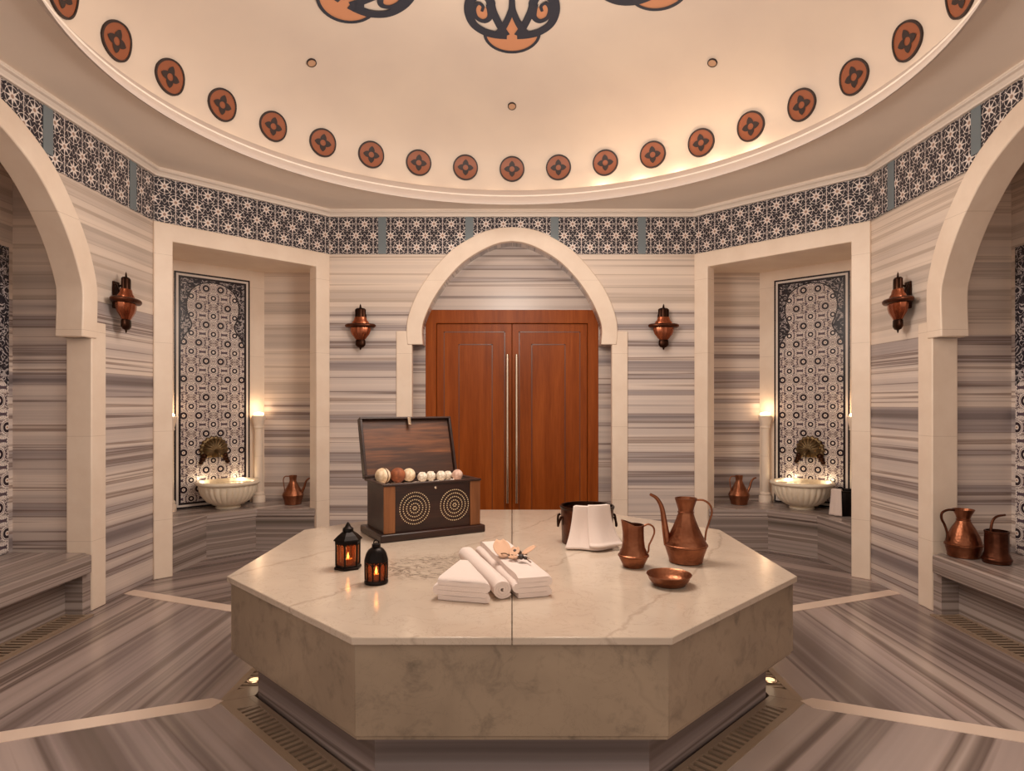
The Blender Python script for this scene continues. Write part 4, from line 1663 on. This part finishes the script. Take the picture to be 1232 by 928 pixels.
# ------------------------------------------------------------------ wooden chest
CH = thing('wooden_chest', 'open dark wooden chest with dotted rosettes on the slab', 'chest', (-0.495, 3.527, ZB), math.radians(30.2))
bw_, bd = 0.555, 0.315
hw, hd = bw_ / 2, bd / 2
m = MB()
m.slab([(-0.300, -0.178), (0.300, -0.178), (0.300, 0.178), (-0.300, 0.178)], 0.0, 0.040)
m.build('base', M['chest'], CH, bevel=0.008, seg=3)
m = MB()
zb0, zb1 = 0.0402, 0.296
m.box(-hw + .01, hw - .01, -hd + .008, -hd + .022, zb0, zb1 - .004)
m.build('front_panel', M['chest'], CH, bevel=0.002)
m = MB()
m.box(-hw + .01, hw - .01, hd - .022, hd - .008, zb0, zb1 - .004)
m.build('back_panel', M['chest'], CH, bevel=0.002)
for s in (-1, 1):
    m = MB()
    a, b = sorted((s * (hw - .008), s * (hw - .022)))
    m.box(a, b, -hd + .0225, hd - .0225, zb0, zb1 - .004)
    m.build('side_panel', M['chest'], CH, bevel=0.002)
    m = MB()
    a, b = sorted((s * hw, s * (hw - .062)))
    m.box(a, b, -hd, -hd + .0078, zb0, zb1 - 0.012)
    m.build('corner_post', M['post'], CH, bevel=0.003, label='lighter brown corner board')
m = MB()
for (x0, x1, y0, y1) in ((-hw - .004, hw + .004, -hd - .004, -hd + .024), (-hw - .004, hw + .004, hd - .024, hd + .004), (-hw - .004, -hw + .024, -hd + .0242, hd - .0242), (hw - .024, hw + .004, -hd + .0242, hd - .0242)):
    m.box(x0, x1, y0, y1, zb1 - 0.0115, zb1)
m.build('top_rim', M['chest'], CH, bevel=0.003)
for cx_ in (-0.106, 0.124):
    m = MB()
    zc = 0.160
    for r, cnt in ((0.083, 44), (0.064, 34), (0.045, 24), (0.026, 14), (0.009, 6)):
        for i in range(cnt):
            a = 2 * PI * i / cnt
            c = (cx_ + r * math.cos(a), -hd + 0.0075, zc + r * math.sin(a))
            m.ball(c, 0.0034, 6, 4, 1, 0.6, 1)
    m.build('studded_rosette', M['studs'], CH, smooth=True, label='rings of pale studs')
m = MB()
m.lathe([(0.007, 0.0), (0.007, 0.003), (0.0, 0.004)], 12)
m.move(Matrix.Translation((0.012, -hd + 0.0078, 0.262)) @ Matrix.Rotation(PI / 2, 4, 'X'))
m.build('keyhole_plate', M['handle'], CH)
# lid, leaning back on its hinge
lidm = Matrix.Translation((0, hd + 0.002, zb1 + 0.004)) @ Matrix.Rotation(math.radians(-17), 4, 'X')
lw, lh, ld = hw + 0.004, 0.345, 0.052
m = MB()
m.box(-lw, lw, 0.0225, 0.034, 0.0, lh)
m.box(-lw, lw, -0.016, 0.022, lh - .0118, lh)
m.box(-lw, lw, -0.016, 0.022, 0.0, 0.0118)
m.box(-lw, -lw + .0138, -0.016, 0.022, 0.012, lh - .012)
m.box(lw - .0138, lw, -0.016, 0.022, 0.012, lh - .012)
m.move(lidm)
lid = m.build('lid', M['chest'], CH, bevel=0.002)
m = MB()
m.box(-lw + .014, lw - .014, 0.008, 0.022, 0.012, lh - 0.012)
m.move(lidm)
m.build('lid_board', M['lidwood'], lid, bevel=0.002, label='bare brown inside of the lid')
m = MB()
m.box(-0.009, 0.009, -0.020, -0.0165, lh - 0.050, lh - 0.004)
m.lathe([(0.012, 0), (0.012, 0.004), (0.0, 0.005)], 12, (0, -0.018, lh - 0.052))
m.move(Matrix.Translation((0.012, 0, 0)) @ lidm)
m.build('hasp', M['handle'], lid, bevel=0.001)
# lining and the balls inside
rot = CH.rotation_euler.z
chp = lambda x, y, z: Vector(CH.location) + Matrix.Rotation(rot, 3, 'Z') @ Vector((x, y, z))
t = thing('paper_lining', 'crumpled white filling inside the open chest', 'filling', CH.location, rot)
m = MB()
m.grid(lambda u, v: Vector(((u - .5) * 0.500, (v - .5) * 0.262, 0.258 + 0.012 * mnoise.noise(Vector((u * 9, v * 6, 2))) + 0.008 * mnoise.noise(Vector((u * 30, v * 20, 5))))), 40, 24)
o = m.build('crumpled_sheet', M['cotton'], t, smooth=True, closed=False, solid=0.01)
balls = [(-0.205, 0.072, 0.043, 'ball_cream', 'cream ball with a cord at the left end of the open chest', 'cream'),
         (-0.119, 0.070, 0.042, 'ball_brown', 'brown ball between two cream balls in the chest', 'brown'),
         (-0.044, 0.098, 0.037, 'ball_cream', 'cream ball just right of the brown one in the chest', 'cream2'),
         (0.016, 0.045, 0.0275, 'ball_white', 'first small white ball right of the big cream balls in the chest', ''),
         (0.073, 0.060, 0.0275, 'ball_white', 'second small white ball from the left in the chest row', ''),
         (0.130, 0.045, 0.0275, 'ball_white', 'third small white ball from the left in the chest row', ''),
         (0.184, 0.070, 0.0250, 'ball_white', 'fourth small white ball, next to the pinkish one in the chest', ''),
         (0.216, 0.010, 0.031, 'ball_pink', 'pinkish ball at the right end of the open chest', '')]
for x, y, r, mt, lab, kd in balls:
    t = thing('bath_ball', lab, 'bath ball', chp(x, y, 0.272 + r * 1.0), rot, 'balls in the chest')
    m = MB()
    m.ball((0, 0, 0), r, 24, 16)
    if mt == 'ball_white':
        for v in m.bm.verts:
            d_ = v.co.normalized()
            v.co *= 1 + 0.07 * math.sin(d_.x * 13 + x * 50) * math.sin(d_.y * 12) + 0.05 * math.sin(d_.z * 17)
    m.build('body', M[mt], t, smooth=True, angle=80)
    if kd == 'cream':
        m = MB()
        m.tube([(r * 1.01 * math.cos(a) * 0.4, r * 1.01 * math.cos(a) * -0.9165, r * 1.01 * math.sin(a)) for a in [2 * PI * i / 28 for i in range(29)]], 0.003, 6)
        m.build('cord', M['twig'], t, smooth=True)

# ------------------------------------------------------------------ lanterns with candles
def candle(loc, label, h, r):
    t = thing('tealight_candle', label, 'candle', loc)
    m = MB()
    m.lathe([(r, 0.0), (r, h), (r - .003, h), (r - .003, h - .003), (0.0, h - .004)], 20, close=False)
    m.build('wax', M['wax'], t, smooth=True, angle=40)
    m = MB()
    m.lathe([(0.0, 0.0), (0.0045, 0.006), (0.0055, 0.012), (0.003, 0.022), (0.0, 0.032)], 12, (0, 0, h - 0.002), close=False)
    m.build('flame', M['flame'], t, smooth=True)
    l = bpy.data.lights.new('candle_light', 'POINT')
    l.energy = 0.13
    l.color = (1.0, 0.55, 0.22)
    l.shadow_soft_size = 0.008
    o_ = bpy.data.objects.new('candle_light', l)
    COL.objects.link(o_)
    o_.parent = t
    o_.location = (0, 0, h + 0.045)


def hexa(r, n_=6, a0=0.0):
    return [(r * math.cos(a0 + 2 * PI * i / n_), r * math.sin(a0 + 2 * PI * i / n_)) for i in range(n_)]


# left lantern: six-sided house with a pointed roof
lx, ly = -0.708, 2.745
t = thing('lantern', 'dark six sided lantern with pointed roof at the slab\'s left edge', 'lantern', (lx, ly, ZB), math.radians(30))
m = MB()
m.slab(hexa(0.060), 0.0, 0.010)
m.slab(hexa(0.055), 0.0102, 0.018)
m.build('base', M['black_metal'], t, bevel=0.002)
for i in range(6):
    a = 2 * PI * i / 6
    m = MB()
    m.tube([(0.051 * math.cos(a), 0.051 * math.sin(a), 0.018), (0.051 * math.cos(a), 0.051 * math.sin(a), 0.122)], 0.0042, 8)
    m.build('post', M['black_metal'], t, smooth=True)
    b_ = a + 2 * PI / 6
    p0, p1 = Vector((0.0485 * math.cos(a), 0.0485 * math.sin(a), 0)), Vector((0.0485 * math.cos(b_), 0.0485 * math.sin(b_), 0))
    q0, q1 = p0 * 0.97, p1 * 0.97
    p0, p1, q0, q1 = [c_ + (d_ - c_) * 0.1 for c_, d_ in ((p0, p1), (p1, p0), (q0, q1), (q1, q0))]
    m = MB()
    m.slab([(p0.x, p0.y), (p1.x, p1.y), (q1.x, q1.y), (q0.x, q0.y)], 0.0185, 0.121)
    m.build('pane', M['amber'], t, label='amber glass pane')
m = MB()
m.slab(hexa(0.056), 0.108, 0.122)
for (r0, z0), (r1, z1) in zip([(0.062, 0.1222), (0.060, 0.128), (0.044, 0.146), (0.027, 0.158), (0.024, 0.160)], [(0.060, 0.128), (0.044, 0.146), (0.027, 0.158), (0.024, 0.160), (0.0, 0.162)]):
    pass
m.lathe([(0.0, 0.1222), (0.063, 0.1222), (0.061, 0.128), (0.045, 0.143), (0.025, 0.158), (0.0, 0.160)], 6, close=False)
rf = m.build('roof', M['black_metal'], t)
m = MB()
m.lathe([(0.0, 0.1602), (0.024, 0.1602), (0.023, 0.172), (0.014, 0.178), (0.009, 0.188), (0.004, 0.196), (0.0, 0.200)], 12, close=False)
m.build('finial', M['black_metal'], rf, smooth=True)
m = MB()
for i in range(9):
    a = 2 * PI * i / 9
for k in range(6):
    a, b_ = 2 * PI * k / 6, 2 * PI * (k + 1) / 6
    for q in range(4):
        s_ = (q + 0.5) / 4
        x = 0.0545 * (math.cos(a) * (1 - s_) + math.cos(b_) * s_)
        y = 0.0545 * (math.sin(a) * (1 - s_) + math.sin(b_) * s_)
        m.ball((x, y, 0.106), 0.0032, 6, 4)
m.build('bead_trim', M['black_metal'], t, smooth=True)
candle((lx, ly, ZB + 0.0182), 'lit candle inside the pointed roof lantern', 0.022, 0.019)

# right lantern: round with arched windows and a domed top
lx, ly = -0.537, 2.515
t = thing('lantern', 'smaller round dark lantern with domed top, nearer the towels', 'lantern', (lx, ly, ZB), math.radians(12))
m = MB()
m.lathe([(0.0, 0.0), (0.045, 0.0), (0.047, 0.004), (0.046, 0.012), (0.043, 0.016), (0.0, 0.016)], 40, close=False)
m.build('base', M['black_metal'], t, smooth=True)
NB = 10
for i in range(NB):
    a = 2 * PI * i / NB
    m = MB()
    m.tube([(0.0425 * math.cos(a), 0.0425 * math.sin(a), 0.015), (0.0435 * math.cos(a), 0.0435 * math.sin(a), 0.085)], 0.0030, 8)
    m.build('post', M['black_metal'], t, smooth=True)
m = MB()
m.lathe([(0.040, 0.0165), (0.0408, 0.085), (0.0392, 0.085), (0.0385, 0.0165), (0.040, 0.0165)], 40, close=False)
m.build('glass_cylinder', M['amber'], t, smooth=True, label='amber glass cylinder')
m = MB()
for i in range(NB):                                        # pointed heads of the windows
    a, b_ = 2 * PI * i / NB, 2 * PI * (i + 1) / NB
    mid_ = (a + b_) / 2
    pt = lambda w, z: (0.0435 * math.cos(w), 0.0435 * math.sin(w), z)
    m.tube([pt(a, 0.068), pt(a + .12, 0.078), pt(mid_, 0.086)], 0.0025, 6)
    m.tube([pt(b_, 0.068), pt(b_ - .12, 0.078), pt(mid_, 0.086)], 0.0025, 6)
m.build('arch_tracery', M['black_metal'], t, smooth=True)
m = MB()
m.lathe([(0.0, 0.0855), (0.044, 0.0855), (0.047, 0.089), (0.046, 0.098), (0.040, 0.118), (0.031, 0.132), (0.018, 0.141), (0.0, 0.143)], 40, close=False,
        flute=lambda a, r, z: r * (1 - 0.05 * (1 - abs(math.sin(a * 5)))) if 0.095 < z < 0.14 else r)
rf = m.build('roof', M['black_metal'], t, smooth=True)
m = MB()
m.lathe([(0.0, 0.1432), (0.017, 0.1432), (0.017, 0.154), (0.010, 0.157), (0.0, 0.158)], 20, close=False)
m.tube([(-0.010, 0, 0.157), (-0.008, 0, 0.166), (0.0, 0, 0.170), (0.008, 0, 0.166), (0.010, 0, 0.157)], 0.0022, 6)
m.build('finial', M['black_metal'], rf, smooth=True)
candle((lx, ly, ZB + 0.0162), 'lit candle inside the smaller domed lantern', 0.020, 0.018)

# ------------------------------------------------------------------ light
def light(name, kind, loc, energy, col=(1.0, 0.78, 0.58), size=0.1, rot=None, **kw):
    l = bpy.data.lights.new(name, kind)
    l.energy = energy
    l.color = col
    if kind == 'AREA':
        l.shape = 'DISK'
        l.size = size
    else:
        l.shadow_soft_size = size
    for k_, v_ in kw.items():
        setattr(l, k_, v_)
    o_ = bpy.data.objects.new(name, l)
    COL.objects.link(o_)
    o_.location = loc
    if rot:
        o_.rotation_euler = rot
    return o_


WARM = (1.0, 0.88, 0.77)
light('dome_fill', 'AREA', (CX, CY - 0.1, 3.66), 24, WARM, 1.3)  # added soft fill near the unseen apex, not a fixture of the dome
light('central_fill', 'POINT', (CX, CY, 2.28), 88, WARM, 0.34)  # added mid-room fill to brighten walls and ceiling; no lamp hangs here
for i in range(45):
    a = 2 * PI * (i + 0.5) / 45
    deg = math.degrees(a)
    e = 0.11
    if 14 < deg < 58:
        e = 0.95
    light('cove_lamp', 'POINT', (CX + 2.098 * math.sin(a), CY + 2.098 * math.cos(a), 2.925), e, (1.0, 0.78, 0.55), 0.03)
for sx in (1, -1):
    fp = F_PAN.mirror(sx)
    for u in (0.080, L_P - 0.080):
        p = fp.p(u, Z_NB + 0.86, 0.075)
        light('column_lamp', 'POINT', p, 0.35, (1.0, 0.66, 0.40), 0.03)
    for u in (-0.15, 0.15):
        p = fp.p(L_P / 2 + u + (0.05 if sx > 0 else 0), Z_NB + 0.235, 0.075)
        light('basin_lamp', 'POINT', p, 0.35, (1.0, 0.78, 0.50), 0.015)
    light('floor_lamp', 'POINT', (-sx * 1.135, 2.80, 0.05), 0.04, (1.0, 0.75, 0.5), 0.02)

w = bpy.data.worlds.new('room_air')
scene.world = w
w.use_nodes = True
bg = w.node_tree.nodes['Background']
bg.inputs[0].default_value = (1.0, 0.85, 0.73, 1)
bg.inputs[1].default_value = 0.95

# ------------------------------------------------------------------ camera and colour
cam = bpy.data.cameras.new('camera')
cam.sensor_fit = 'HORIZONTAL'
cam.sensor_width = 36.0
cam.lens = 765.0 / 1232.0 * 36.0
cam.shift_y = (487.0 - 464.0) / 1232.0
cam.clip_start = 0.02
co_ = bpy.data.objects.new('camera', cam)
COL.objects.link(co_)
co_.location = (0, 0, 1.218)
co_.rotation_euler = (PI / 2, 0, 0)
scene.camera = co_
vs = scene.view_settings
vs.view_transform = 'Standard'
vs.look = 'None'
vs.gamma = 1.0
vs.exposure = 0.06
vs.use_curve_mapping = False
scene.display_settings.display_device = 'sRGB'
scene.cycles.use_denoising = True
scene.cycles.max_bounces = 10
scene.cycles.diffuse_bounces = 6
scene.cycles.caustics_reflective = False
scene.cycles.caustics_refractive = False
